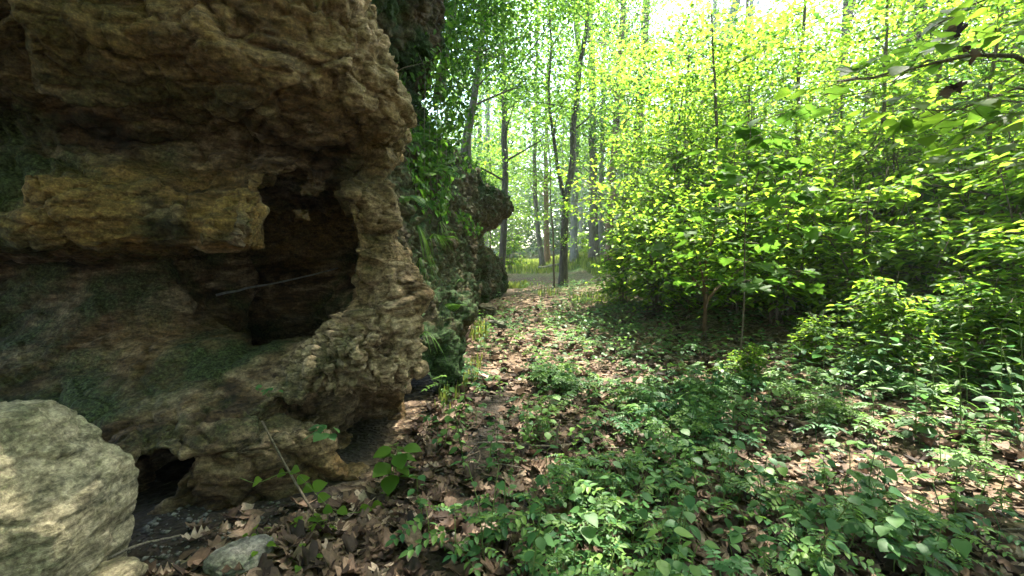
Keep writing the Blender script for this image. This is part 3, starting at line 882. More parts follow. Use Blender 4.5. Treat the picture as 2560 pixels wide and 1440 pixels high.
def make_tree(base, path, r0, r1, label, group=None, bark='bark', leaf='leaf_high', n_limb=9, t0=0.35, limb_len=3.2, n_leaf=6000,
              leaf_size=0.14, clump=0.7, rise=0.5, seed=0, name='tree', forks=(), limbs_az=None, dens_up=1.0, nseg=10, cat='tree', nrm_sd=0.40, flat=0.42):
    """path: trunk points relative to the base; forks: more stems (points relative to base, r0, r1)"""
    q = np.random.default_rng(seed + 100)
    root = empty(name, base, label, cat, group)
    P = spline(path, max(10, len(path) * 5))
    P = P + 0.006 * np.stack([fbm(P[:, 2] * 0.8 + seed, P[:, 2] * 0 + 1, P[:, 2] * 0, 2), fbm(P[:, 2] * 0.8, P[:, 2] * 0 + 5 + seed, P[:, 2] * 0, 2), 0 * P[:, 2]], -1) * np.linalg.norm(P[-1])
    t = np.linspace(0, 1, len(P))
    rad = r0 + (r1 - r0) * t + 0.45 * r0 * np.exp(-t * np.linalg.norm(P[-1]) / (2.2 * r0 + 0.05))
    P[0, 2] -= 0.25
    stems = [(P, rad)]
    g = Geo()
    g.add(*tube(P, rad, nseg, wob=0.10, seed=seed))
    for fp, fr0, fr1 in forks:
        FP = spline(fp, max(10, len(fp) * 5))
        fr = np.linspace(fr0, fr1, len(FP))
        g.add(*tube(FP, fr, nseg, wob=0.10, seed=seed + 3))
        stems.append((FP, fr))
    link('trunk', g.mesh('trunk', M[bark]), root)
    tips, tipw = [], []
    k_all = 0
    for si, (SP_, SR) in enumerate(stems):
        nl = n_limb if si == 0 else max(3, n_limb // 2)
        for k in range(nl):
            tt = t0 + (1 - t0) * (k + 0.5 * q.random()) / nl if si == 0 else 0.25 + 0.75 * (k + 0.5 * q.random()) / nl
            i = min(len(SP_) - 2, int(tt * (len(SP_) - 1)))
            p0 = SP_[i]
            az = (k_all * 2.399 + seed + q.normal(0, 0.3)) if limbs_az is None else limbs_az[k_all % len(limbs_az)] + q.normal(0, 0.35)
            k_all += 1
            Lk = limb_len * (1.1 - 0.55 * (tt - t0) / (1 - t0 + 1e-6)) * q.uniform(0.7, 1.2)
            el = R(q.uniform(10, 40)) * rise * 2
            d0 = np.array([math.cos(az) * math.cos(el), math.sin(az) * math.cos(el), math.sin(el)])
            bend = q.normal(0, 0.16, 3)
            s = np.linspace(0, 1, 7)[:, None]
            LP = p0 + d0 * Lk * s + bend * Lk * s * s + np.array([0, 0, 0.12 * Lk]) * s * s * (1 if q.random() < 0.6 else -1.3)
            lr = min(SR[i] * 0.5, 0.011 * Lk + 0.005)
            lg = Geo()
            lg.add(*tube(LP, np.linspace(lr, lr * 0.2, 7), 5))
            for j in range(5):
                a = q.uniform(0.25, 0.95)
                b0 = LP[int(a * 6)]
                sd = np.cross(d0, [0, 0, 1.0]) * (1 if j % 2 else -1)
                bd = unit(d0 * q.uniform(0.3, 1) + sd * q.uniform(0.4, 1.1) + np.array([0, 0, q.uniform(-0.15, 0.5)]))
                bl = Lk * q.uniform(0.22, 0.5)
                BP = b0 + bd * bl * np.linspace(0, 1, 4)[:, None] + q.normal(0, 0.05, (4, 3)) * bl * np.linspace(0, 1, 4)[:, None]
                lg.add(*tube(BP, np.linspace(lr * 0.4, lr * 0.1, 4), 4, cap=False))
                for w in (0.55, 1.0):
                    tips.append(b0 + bd * bl * w); tipw.append(bl)
            tips.append(LP[-1]); tipw.append(Lk * 0.3)
            link('limb', lg.mesh('limb', M[bark]), root)
    if n_leaf:
        tips = np.array(tips)
        pick = q.integers(0, len(tips), n_leaf)
        c = tips[pick] + q.normal(0, 1, (n_leaf, 3)) * np.array([clump, clump, clump * flat])
        keep = np.ones(n_leaf, dtype=bool)
        for gx_, gy_, gr_ in GAPS:
            r_ = c + np.array(base) - np.array([gx_, gy_, 0.35])
            r_ = r_ - (r_ @ SD)[:, None] * SD
            keep &= (r_ ** 2).sum(1) > gr_ ** 2
        c = c[keep]
        n_leaf = len(c)
        nrm = q.normal(0, nrm_sd, (n_leaf, 3)) + np.array([0, 0, 1.0])
        az = q.uniform(0, 2 * np.pi, n_leaf)
        td = np.stack([np.cos(az), np.sin(az), q.normal(-0.25, 0.3, n_leaf)], -1)
        ls = leaf_size * q.uniform(0.5, 1.4, n_leaf)
        g = Geo()
        g.add(*leaf_batch(c, td, nrm, ls, ls * 0.62, 'rhomb', q=q))
        link('crown', g.mesh('crown', M[leaf]), root)
        TREE_LEAVES[0] += n_leaf
    return root


def gpos(px, Y, dz=0.0):
    x = (px - 1280) / FPX * Y * 1.0
    return Vector((x, Y, float(gz(x, Y)) + dz))


def path_px(base, pts):
    """trunk way-points given where the picture shows them, all at the base's distance (plus dy)"""
    out = [np.zeros(3)]
    for px, py, dy in pts:
        w = at(px, py, base.y + dy)
        out.append(np.array(w - base))
    return out


# the slim forked tree in the middle
b = gpos(1407, 17.0)
make_tree(b, path_px(b, [(1408, 640, 0), (1411, 540, 0), (1416, 478, 0), (1428, 400, .1), (1437, 300, .2), (1448, 200, .3), (1458, 110, .4), (1470, 20, .5), (1478, -80, .6), (1490, -200, .8)]), 0.165, 0.050,
          'slim forked tree standing alone in the middle where the path ends', bark='bark_dark', n_limb=12, t0=0.42, limb_len=2.6, n_leaf=9500, leaf_size=0.13, clump=0.6, rise=0.6, seed=1, name='forked_tree',
          forks=[(path_px(b, [(1412, 500, 0), (1398, 440, 0), (1385, 350, -.1), (1374, 270, -.2), (1372, 215, -.2), (1378, 120, -.3), (1372, 20, -.4), (1365, -80, -.4)])[1:], 0.085, 0.02)], nseg=12)

# the trees whose trunks can be told apart: base px, Y, way-points, radii, bark, label
SPEC = [
    (1251, 19.5, [(1256, 600, 0), (1263, 500, 0), (1264, 400, .2), (1262, 250, .5), (1258, 90, .8), (1255, -150, 1)], .17, .10, 'bark_dark', 'tree leaning out from behind the jutting ledge of the far cliff'),
    (1356, 30, [(1348, 600, 0), (1340, 500, 0), (1338, 380, 0), (1340, 200, 0), (1345, 20, 0)], .19, .08, 'bark', 'thin grey tree at the edge of the sunlit clearing, behind the forked tree'),
    (1368, 34, [(1367, 600, 0), (1366, 480, 0), (1365, 330, 0), (1368, 150, 0)], .24, .08, 'bark_red', 'short brown trunk behind the thin grey tree by the clearing'),
    (1386, 16.2, [(1384, 620, 0), (1382, 560, 0), (1376, 480, 0), (1378, 430, 0), (1372, 360, 0)], .045, .015, 'twig', 'spindly sapling close on the cliff side of the forked tree'),
    (1436, 29, [(1436, 580, 0), (1438, 480, 0), (1440, 380, 0), (1442, 200, 0), (1446, 0, 0)], .25, .12, 'bark_grey', 'dark straight trunk just past the forked tree, behind a fallen log'),
    (1487, 27, [(1486, 600, 0), (1484, 520, 0), (1482, 400, 0), (1480, 200, 0), (1475, -50, 0)], .30, .14, 'bark', 'stout trunk with a bright lit strip, front one of a close pair'),
    (1499, 28.6, [(1500, 600, 0), (1502, 500, 0), (1506, 350, 0), (1512, 100, 0)], .22, .09, 'bark_grey', 'thinner trunk tucked behind the stout trunk with the lit strip'),
    (1523, 25, [(1523, 600, 0), (1526, 540, 0), (1534, 400, 0), (1544, 250, 0), (1552, 120, 0), (1558, -60, 0)], .23, .13, 'bark_red', 'reddish brown trunk between the stout trunk and the tall straight one'),
    (1580, 26, [(1581, 600, 0), (1584, 480, 0), (1592, 360, 0), (1600, 260, 0), (1607, 150, 0), (1612, 60, 0), (1618, -120, 0)], .30, .20, 'bark_dark', 'tall straight dark trunk rising against the bright sky gap'),
    (1548, 38, [(1549, 500, 0), (1552, 350, 0), (1556, 200, 0), (1562, 20, 0)], .33, .2, 'bark_grey', 'pale grey trunk standing far behind the tall straight dark trunk'),
    (1786, 28, [(1790, 500, 0), (1796, 350, 0), (1802, 200, 0), (1818, 90, 0), (1842, 0, 0), (1862, -90, 0)], .36, .22, 'bark_grey', 'big grey tree leaning towards the sky gap above the bushes'),
    (1778, 31, [(1780, 420, 0), (1783, 250, 0), (1787, 100, 0), (1788, -60, 0)], .2, .12, 'bark_grey', 'narrow grey trunk rising beside the big leaning grey tree'),
    (2080, 19, [(2076, 480, 0), (2080, 400, 0), (2092, 310, 0), (2105, 200, 0), (2112, 60, 0)], .22, .13, 'bark', 'dark trunk with a pale foot seen through the bushes, left of the heavy dark trunk'),
    (2050, 20.5, [(2056, 480, 0), (2062, 360, 0), (2085, 270, 0), (2100, 170, 0), (2130, 20, 0)], .15, .08, 'bark', 'crooked thin trunk touching the dark trunk with a pale foot'),
    (2282, 14.5, [(2282, 560, 0), (2284, 480, 0), (2288, 380, 0), (2292, 290, 0), (2300, 150, 0), (2290, 0, 0)], .25, .15, 'bark_dark', 'heavy dark trunk in the shade behind the tall weeds'),
    (2335, 24, [(2332, 400, 0), (2330, 200, 0), (2330, 60, 0), (2334, -60, 0)], .25, .18, 'bark', 'dark trunk showing only high up under the top branches'),
    (2245, 25, [(2250, 400, 0), (2262, 200, 0), (2280, 60, 0), (2272, -60, 0)], .22, .16, 'bark', 'leaning trunk high up, beside the one under the top branches'),
    (1680, 36, [(1684, 420, 0), (1690, 250, 0), (1700, 60, 0)], .22, .12, 'bark_grey', 'slender grey trunk far back between the straight trunk and the leaning grey tree'),
]
for i, (px, Yb, pts, r0, r1, bark, lab) in enumerate(SPEC):
    b = gpos(px, Yb)
    w = path_px(b, pts)
    H = w[-1][2]
    small = r0 < 0.06
    if not small and H < 15:                               # the crown goes on above the picture
        d = unit(w[-1] - w[-2])
        w.append(w[-1] + d * (16 - H))
        H = w[-1][2]
    make_tree(b, w, r0, r1 if not small else r1, lab, bark=bark, leaf='leaf_high', n_limb=6 if small else 14, t0=0.3 if small else 0.30,
              limb_len=1.0 if small else 3.8, n_leaf=900 if small else (3200 if 1330 < px < 1450 else 7000 if px < 1660 else 1400 if Yb < 22 else 3400), leaf_size=0.09 if small else 0.165, clump=0.3 if small else 0.75,
              rise=0.45, seed=10 + i, name='sapling' if small else 'tree', nseg=10)

# a tree growing on top of the far cliff, and the foliage hanging from the cliff edge
b = at(1163, 400, 13.5)
make_tree(b, path_px(b, [(1168, 340, 0), (1180, 270, 0), (1192, 200, 0), (1205, 100, 0), (1215, -40, 0)]), .14, .07,
          'dark tree rooted on the mossy top of the far cliff', n_limb=11, t0=0.3, limb_len=2.6, n_leaf=5200, leaf_size=0.12, clump=0.6, seed=51, leaf='leaf_cliff', name='cliff_tree', nseg=8)
b = Vector((-1.5, 9.0, 5.0))
make_tree(b, [np.zeros(3), np.array([.25, .1, 1.2]), np.array([.5, .3, 2.6]), np.array([.6, .5, 4.2])], .09, .03,
          'bright green young tree hanging over the brow of the cliff', n_limb=12, t0=0.12, limb_len=1.7, n_leaf=5200, leaf_size=0.10, clump=0.45, rise=0.2, seed=52, leaf='leaf_cliff', name='cliff_tree', nseg=8,
          limbs_az=[0.0, 0.7, -0.8, 1.4])

# two unseen big trees added beside the view to shade the near path
b = Vector((10.6, 6.6, float(gz(10.6, 6.6))))
make_tree(b, [np.zeros(3), np.array([-.2, .1, 5]), np.array([-.5, .3, 10]), np.array([-.9, .4, 17])], .34, .12,
          'unseen big tree beside the thicket, added to shade the near path', bark='bark', n_limb=13, t0=.50, limb_len=9.0, n_leaf=9000, leaf_size=.16, clump=.8, rise=.25, seed=61, nseg=10,
          limbs_az=[math.pi, math.pi - .5, math.pi + .45, math.pi - .2, math.pi + .2])
b = Vector((-4.2, 6.4, 5.2))
make_tree(b, [np.zeros(3), np.array([.2, .1, 2]), np.array([.7, .2, 4.6]), np.array([1.3, .5, 8.5])], .26, .10,
          'unseen big tree on the near cliff top, added to shade the path', bark='bark', n_limb=12, t0=.34, limb_len=6.5, n_leaf=9500, leaf_size=.15, clump=.7, rise=.25, seed=62, nseg=10,
          limbs_az=[0, -.5, .5, -.9, .25])

b = Vector((-2.7, 10.2, 4.6))  # third unseen tree, added to shade the middle of the path
make_tree(b, [np.zeros(3), np.array([.2, .1, 3]), np.array([.6, .3, 6.0]), np.array([1.0, .7, 11])], .22, .09,
          'unseen big tree on the far cliff top, added to shade the path', bark='bark', n_limb=12, t0=.48, limb_len=7.5, n_leaf=15000, leaf_size=.16, clump=.75, rise=.22, seed=63, nseg=10,
          limbs_az=[0.2, -.3, .6, 0.4, -.1])

# further trees of the wood: the same three, set out again
pr = np.random.default_rng(5)
protos = []
for k in range(4):
    hgt = 17 + 3 * k % 5
    protos.append(make_tree(Vector((0, 0, 0)), [np.zeros(3), np.array([.1, .1, 5]), np.array([.3 * k - .4, .2, 10]), np.array([.4 * k - .5, .1, hgt])], .22 + .04 * k, .07,
                            'tall tree of the deep wood behind the nearer trunks', 'trees of the deep wood', bark=['bark', 'bark_grey', 'bark', 'bark_red'][k], n_limb=14, t0=0.22, limb_len=4.2, n_leaf=6000,
                            leaf_size=0.21, clump=0.9, seed=70 + k, nseg=8, leaf=['leaf_high', 'leaf_far'][k % 2]))
spots = []
for _ in range(4000):
    Yb = pr.uniform(24, 62); x = pr.uniform(-16, 62)
    px = x / Yb * FPX + 1280
    if x > Yb * 1.35 or px < 1080:
        continue
    if 1250 < px < 1440 and Yb < 58 or (px < 1700 and Yb < 33):
        continue
    if (x - 6) ** 2 + (Yb - 44) ** 2 < 75:
        continue
    if all((x - a) ** 2 + (Yb - c) ** 2 > 22 for a, c in spots):
        spots.append((x, Yb))
    if len(spots) >= 44:
        break
spots += [(-2, -5), (2.5, -4.5), (6, -9), (-6.5, -6), (-3, -13), (3, -14), (9, -14), (-10, -11), (-8, -1.5), (-12, -4), (16, -6), (0, -20), (-9, 21), (-6.5, 27), (-12, 33), (19, 17), (8.2, -1.0), (5.6, -3.6), (-3.1, 4.6), (-4.6, 3.2), (14, 3), (7.5, -5), (1.5, -8), (-5, -9), (13, -7), (20, 5), (-3.5, 44), (-7, 50)]  # mostly unseen trees around the camera, added to shade cliff, boulder and floor
for i, (x, Yb) in enumerate(spots):
    o = protos[i] if i < 4 else copy_tree(protos[i % 4])
    o.location = (x, Yb, 4.9 if (x, Yb) in ((-3.1, 4.6), (-4.6, 3.2)) else float(gz(x, Yb)) - 0.05)
    o.rotation_euler = (0, 0, pr.uniform(0, 6.28))
    s_ = pr.uniform(0.85, 1.2)
    o.scale = (s_, s_, s_)

# the far wood that reads as one mass
n = 90000
a = pr.uniform(R(-24), R(58), n); d = pr.uniform(64, 92, n)
cx, cyy = np.sin(a) * d, np.cos(a) * d
hh = 4 + 24 * (0.5 + 0.5 * noise(cx * 0.12, cyy * 0.12, 0 * cx)) + 3
zz = gz(cx, cyy) + hh * pr.random(n) ** 0.9
keep = noise(cx * 0.35, cyy * 0.35, zz * 0.35) > -0.2
C = np.stack([cx, cyy, zz], -1)[keep]
n = len(C)
az = pr.uniform(0, 6.28, n)
g = Geo()
ls = pr.uniform(0.5, 1.1, n)
g.add(*leaf_batch(C, np.stack([np.cos(az), np.sin(az), pr.normal(-.2, .3, n)], -1), pr.normal(0, .5, (n, 3)) + [0, 0, 1], ls, ls * .7, 'rhomb', q=pr))
tag(link('far_woods', g.mesh('far_woods', M['leaf_far'])), kind='stuff')

# ------------------------------------------------------------------ shrubs of the understory
def make_shrub(h, spread, n_stem, n_leaf_per, leaf, lsize, label, group, seed, name='shrub', layers=True, bark='twig'):
    q = np.random.default_rng(seed)
    root = empty(name, (0, 0, 0), label, 'shrub', group)
    g = Geo()
    base, tdir, nrm = [], [], []
    for s in range(n_stem):
        az = s * 2.399 + q.normal(0, .3)
        lean = q.uniform(.1, .55) * spread
        top = np.array([math.cos(az) * lean, math.sin(az) * lean, h * q.uniform(.7, 1.05)])
        P = spline([np.array([math.cos(az), math.sin(az), 0]) * .06 * spread - [0, 0, .12], top * [.35, .35, .5] + q.normal(0, .05, 3), top], 9)
        r = .007 * h + .006
        g.add(*tube(P, np.linspace(r, r * .25, 9), 5))
        for k in range(int(7 + 3 * h)):
            t = q.uniform(.22, 1.0)
            i = min(8, int(t * 8))
            ta = q.uniform(0, 6.28)
            L = spread * q.uniform(.35, .75) * (1.15 - .6 * t)
            d = np.array([math.cos(ta), math.sin(ta), q.uniform(-.05, .35)])
            tw = P[i] + d * L * np.linspace(0, 1, 5)[:, None] - np.array([0, 0, .22 * L]) * (np.linspace(0, 1, 5)[:, None]) ** 2
            g.add(*tube(tw, np.linspace(r * .35, r * .12, 5), 4, cap=False))
            m = n_leaf_per
            u = q.uniform(.15, 1.05, m)
            ps = P[i] + d * L * u[:, None] - np.array([0, 0, .22 * L]) * (u[:, None]) ** 2
            side = np.where(np.arange(m) % 2 == 0, 1, -1)[:, None] * np.cross(d, [0, 0, 1.0])
            ps = ps + q.normal(0, 1, (m, 3)) * [.16 * L, .16 * L, .035]
            base.append(ps)
            tdir.append(d * q.uniform(.2, .9, (m, 1)) + side * q.uniform(.3, 1, (m, 1)) + np.stack([0 * u, 0 * u, q.normal(-.22, .16, m)], -1))
            nrm.append(q.normal(0, .17, (m, 3)) + [0, 0, 1.0])
    base, tdir, nrm = np.concatenate(base), np.concatenate(tdir), np.concatenate(nrm)
    link('stem', g.mesh('stem', M[bark]), root)
    ls = lsize * q.uniform(.6, 1.3, len(base))
    g2 = Geo()
    g2.add(*leaf_batch(base, tdir, nrm, ls, ls * .55, 'oval', q=q))
    link('foliage', g2.mesh('foliage', M[leaf]), root)
    return root


LS = 'leafy shrub among the dense undergrowth beyond the path'
GS = 'leafy shrubs of the undergrowth'
shr = [make_shrub(2.3, 1.5, 6, 15, 'leaf_mid', .155, LS, GS, 1), make_shrub(3.2, 1.9, 7, 15, 'leaf_mid', .165, LS, GS, 2),
       make_shrub(1.4, 1.2, 7, 15, 'leaf_mid', .12, LS, GS, 3), make_shrub(4.6, 2.4, 8, 17, 'leaf_mid', .165, LS, GS, 4)]
# (px of the foot, Y, which, scale)
SH = [(1640, 9.6, 1, .9), (1560, 11.2, 0, .9), (1720, 11.5, 3, .9), (1840, 8.6, 1, 1.0), (1950, 7.4, 0, 1.1), (1900, 10.5, 3, .9), (2060, 8.6, 1, 1.05), (2150, 6.6, 0, 1.0),
      (2250, 8.2, 1, 1.0), (2330, 6.0, 2, 1.15), (2400, 7.2, 0, 1.1), (2520, 6.2, 1, .9), (2600, 5.2, 0, 1.0), (2480, 9.5, 3, .9), (2200, 11.5, 3, 1.0), (2020, 13, 3, 1.0),
      (1800, 15, 3, 1.0), (1660, 15.5, 1, 1.1), (1625, 19, 1, .9), (1680, 22, 3, 1.1), (1640, 21.5, 0, 1.0), (1870, 19, 3, 1.2), (2120, 17, 3, 1.2), (2360, 14, 3, 1.1),
      (2560, 12, 3, 1.1), (2720, 8.5, 3, .9), (2760, 6.2, 1, 1.0), (1480, 34, 2, 1.0), (1455, 36, 0, 1.0), (1560, 36, 1, 1.1), (1640, 30, 3, 1.3),
      (2230, 4.9, 2, .75), (2470, 4.4, 2, .8), (2680, 4.2, 0, .8), (2090, 10.6, 0, 1.2), (1990, 16.5, 1, 1.3), (1275, 27, 0, 1.1), (1760, 25, 3, 1.2), (1960, 24, 3, 1.3), (2240, 21, 3, 1.3), (2480, 18, 3, 1.3)]
SH += [(1885, 4.9, 2, .34), (2060, 5.4, 2, .5)]
SHL = ['shrub at the near end of the thicket, next to the open litter path', 'low shrub reaching into the path just past the end of the thicket', 'tall shrub behind the near end of the thicket', 'shrub right behind the bush with bare forked stems', 'rounded shrub on the dark bank behind the lobed leaf sapling',
       'tall shrub standing behind the lobed leaf sapling', 'shrub in the middle of the thicket, before the dark trunk with a pale foot', 'shrub in the middle front of the thicket above the shaded bank', 'shrub in front of the heavy dark trunk', 'small bushy shrub among the tall weeds', 'shrub rising behind the tall weeds below the reaching branch',
       'shrub at the outer edge under the reaching branch', 'outermost low shrub below the reaching branch', 'tall shrub far behind the reaching branch', 'tall shrub beside the heavy dark trunk', 'tall shrub hiding the foot of the dark trunk with a pale foot']
used = [0, 0, 0, 0]
for i, (px, Yb, k, s_) in enumerate(SH):
    o = shr[k] if not used[k] else copy_tree(shr[k])
    used[k] = 1
    o.location = gpos(px, Yb)
    o.rotation_euler = (0, 0, pr.uniform(0, 6.28))
    o.scale = (s_, s_, s_ * pr.uniform(.9, 1.15))
    if i < len(SHL) and SHL[i]:
        o['label'] = SHL[i]
    else:
        o['label'] = LS

# young trees that fill the space between the shrubs and the high crowns
yt = []
for k in range(3):
    yt.append(make_tree(Vector((0, 0, 0)), [np.zeros(3), np.array([.1, .05, 2]), np.array([.25, -.1, 4.2]), np.array([.1 * k, .1, 6.5 + k])], .055 + .015 * k, .02,
                        'young tree with a low spreading crown rising above the shrubs', 'young trees above the shrubs', bark='twig', n_limb=20, t0=.16, limb_len=2.4, n_leaf=2900, leaf_size=.145, clump=.40,
                        rise=.32, seed=300 + k, nseg=6, leaf='leaf_mid', name='young_tree', nrm_sd=.22, flat=.16))
YT = [(1700, 11.0), (1765, 9.9), (1675, 13.8), (1700, 12.5), (1840, 12.8), (2010, 12.6), (2085, 11.6), (2200, 9.2), (2330, 10.5), (2450, 7.8), (2570, 9.6), (2690, 6.6), (1700, 16.5), (1760, 19), (1890, 16), (2010, 19), (2160, 14), (2400, 15.5), (2620, 13), (2540, 17), (2300, 18.5),
      (1660, 24), (1690, 28), (1250, 33), (1225, 23), (1300, 62), (2800, 8), (2900, 11), (1770, 33), (1930, 30), (2100, 26)]
YTL = ['bright sunlit young tree at the near end of the thicket, next to the path', 'bright young tree just behind the bush with bare forked stems', 'young tree past the near end of the thicket, before the reddish trunk', 'young tree behind the bare stemmed bush, taller than the bright one there',
       'young tree beyond the lobed leaf sapling', 'young tree rising directly behind the lobed leaf sapling', 'young tree in front of the dark trunk with a pale foot', 'young tree between the dark trunk with a pale foot and the heavy dark trunk', 'young tree beside the heavy dark trunk', 'young tree behind the tall weeds under the reaching branch',
       'young tree at the edge of the view behind the reaching branch', 'outermost young tree next to the reaching branch']
YB = [(-2.5, -3.0), (0.5, -3.8), (3.2, -3.2), (5.5, -1.2), (-4.5, -1.5), (7.0, .8), (-1.0, -6.5), (2.5, -7), (6, -5), (-5, -5)]  # unseen ring around the camera, added to cut sky light on the cliff
for i, (px, Yb) in enumerate(YT + YB):
    o = yt[i] if i < 3 else copy_tree(yt[i % 3])
    o.location = gpos(px, Yb) if i < len(YT) else Vector((px, Yb, float(gz(px, Yb))))
    o.rotation_euler = (0, 0, pr.uniform(0, 6.28))
    s_ = pr.uniform(.8, 1.15) * (.82 if i < 3 else 1)
    if i < len(YTL):
        o['label'] = YTL[i]
    else:
        o['label'] = 'young tree with a low spreading crown rising above the shrubs'
    o.scale = (s_, s_, s_)

# the bush with the bare forked stem in front of the undergrowth
b = gpos(1765, 7.2)
def bare_bush():
    q = np.random.default_rng(77)
    root = empty('bush', b, 'bush with bare brown forked stems above the dark bank', 'bush')
    g = Geo()
    stems = [[(1762, 720), (1750, 660), (1742, 620), (1722, 560)], [(1766, 720), (1768, 640), (1785, 580), (1800, 500)], [(1775, 740), (1830, 690), (1880, 640)], [(1758, 730), (1728, 690), (1690, 650)]]
    tips = []
    for s in stems:
        P = spline([np.array([0, 0, -.1])] + [np.array(at(x_, y_, 7.2 + .2 * q.normal()) - b) for x_, y_ in s], 10)
        g.add(*tube(P, np.linspace(.034, .010, 10), 6, wob=.1))
        tips += [P[-1], P[-3], P[6]]
    link('stem', g.mesh('stem', M['bark_red']), root)
    n = 2600
    tp = np.array(tips)[q.integers(0, len(tips), n)] + q.normal(0, 1, (n, 3)) * [.55, .55, .28] + [0, 0, .25]
    az = q.uniform(0, 6.28, n)
    ls = .10 * q.uniform(.6, 1.3, n)
    g2 = Geo(); g2.add(*leaf_batch(tp, np.stack([np.cos(az), np.sin(az), q.normal(-.25, .2, n)], -1), q.normal(0, .25, (n, 3)) + [0, 0, 1], ls, ls * .55, 'oval', q=q))
    link('foliage', g2.mesh('foliage', M['leaf_mid']), root)
bare_bush()

# ------------------------------------------------------------------ single leaves with a shape of their own
def leaf_object_mesh(name, kind, mat, seed=0, curl=0.0):
    q = np.random.default_rng(seed)
    if kind == 'oval':
        o = [(0, 0), (.12, .22), (.30, .36), (.52, .37), (.75, .24), (.9, .10), (1, 0)]
    elif kind == 'heart':
        o = [(0, 0), (-.06, .20), (.06, .40), (.30, .45), (.58, .34), (.82, .14), (1, 0)]
    elif kind == 'maple':
        o = [(0, 0), (-.02, .14), (.10, .30), (.06, .52), (.26, .42), (.40, .62), (.58, .58), (.55, .34), (.62, .24), (.78, .26), (.84, .12), (1, 0)]
    elif kind == 'oak':
        o = [(0, 0), (.06, .10), (.18, .30), (.24, .14), (.36, .44), (.46, .18), (.58, .42), (.68, .16), (.80, .26), (.88, .10), (1, 0)]
    elif kind == 'rag':
        o = [(0, 0), (.25, .42), (.6, .30), (1, 0)]
    elif kind == 'ragb':
        o = [(0, 0), (.12, .30), (.7, .46), (1, 0)]
    elif kind == 'lance':
        o = [(0, 0), (.15, .10), (.40, .15), (.70, .10), (1, 0)]
    V, F = [], []
    n = len(o)
    for a, b_ in o:
        V.append((a, 0))
    top = [(a, b_) for a, b_ in o]
    pts = np.array([(a, 0.0) for a, _ in o] + top[1:-1] + [(a, -b_) for a, b_ in top[1:-1]])
    faces4, faces3 = [], []
    m = n - 2
    for sgn, off in ((1, n), (-1, n + m)):
        e = [0] + [off + i for i in range(m)] + [n - 1]
        for i in range(n - 1):
            quad = [i, i + 1, e[i + 1], e[i]]
            quad = [v for j, v in enumerate(quad) if v not in quad[:j]]
            if sgn > 0:
                pass
            else:
                quad = quad[::-1]
            (faces4 if len(quad) == 4 else faces3).append(quad)
    u, v = pts[:, 0], pts[:, 1]
    z = .16 * np.abs(v) - .16 * u * u + curl * (v * v * 1.5 * (1 + q.normal(0, .4)) + (u - .5) ** 2 * 1.1 * q.uniform(.3, 1.4)) + curl * .22 * noise(u * 3 + seed, v * 3, 0 * u)
    Vv = np.stack([u, v, z], -1)
    fs = []
    if faces4:
        fs.append(np.array(faces4))
    if faces3:
        fs.append(np.array(faces3))
    me = fast_mesh(name, Vv, fs, mat, True, {'rnd': np.full(len(Vv), q.uniform(.25, .75))})
    return me


def me_arrays(me):
    V = np.zeros(len(me.vertices) * 3); me.vertices.foreach_get('co', V)
    f = {}
    for p in me.polygons:
        f.setdefault(len(p.vertices), []).append(list(p.vertices))
    return V.reshape(-1, 3), [np.array(v) for v in f.values()]


LM = {k: leaf_object_mesh('leaf_' + k, k, M['leaf_low'], i) for i, k in enumerate(('oval', 'heart', 'maple', 'lance'))}
LMC = {k: leaf_object_mesh('bright_leaf_' + k, k, M['leaf_mid'], 20 + i) for i, k in enumerate(('oval', 'heart', 'maple'))}
LMS = {k: leaf_object_mesh('sapling_leaf_' + k, k, M['leaf_cliff'], 30 + i) for i, k in enumerate(('oval', 'heart', 'maple'))}
DEAD = [leaf_object_mesh('dead_leaf', ('maple', 'oak', 'oval', 'maple', 'maple', 'oak')[i % 6], M['dead_leaf'], 40 + i, curl=.15 + .11 * i) for i in range(9)]
DFAR = [leaf_object_mesh('dead_leaf_small', ('rag', 'ragb')[i % 2], M['dead_leaf'], 60 + i, curl=.3 + .3 * i) for i in range(4)]


def place_leaf(name, me, parent, loc, yaw, pitch, roll, size, wfac=1.0):
    o = bpy.data.objects.new(name, me)
    COL.objects.link(o)
    o.parent = parent
    o.location = loc
    o.rotation_euler = (roll, pitch, yaw)
    o.scale = (size, size * wfac, size)
    return o


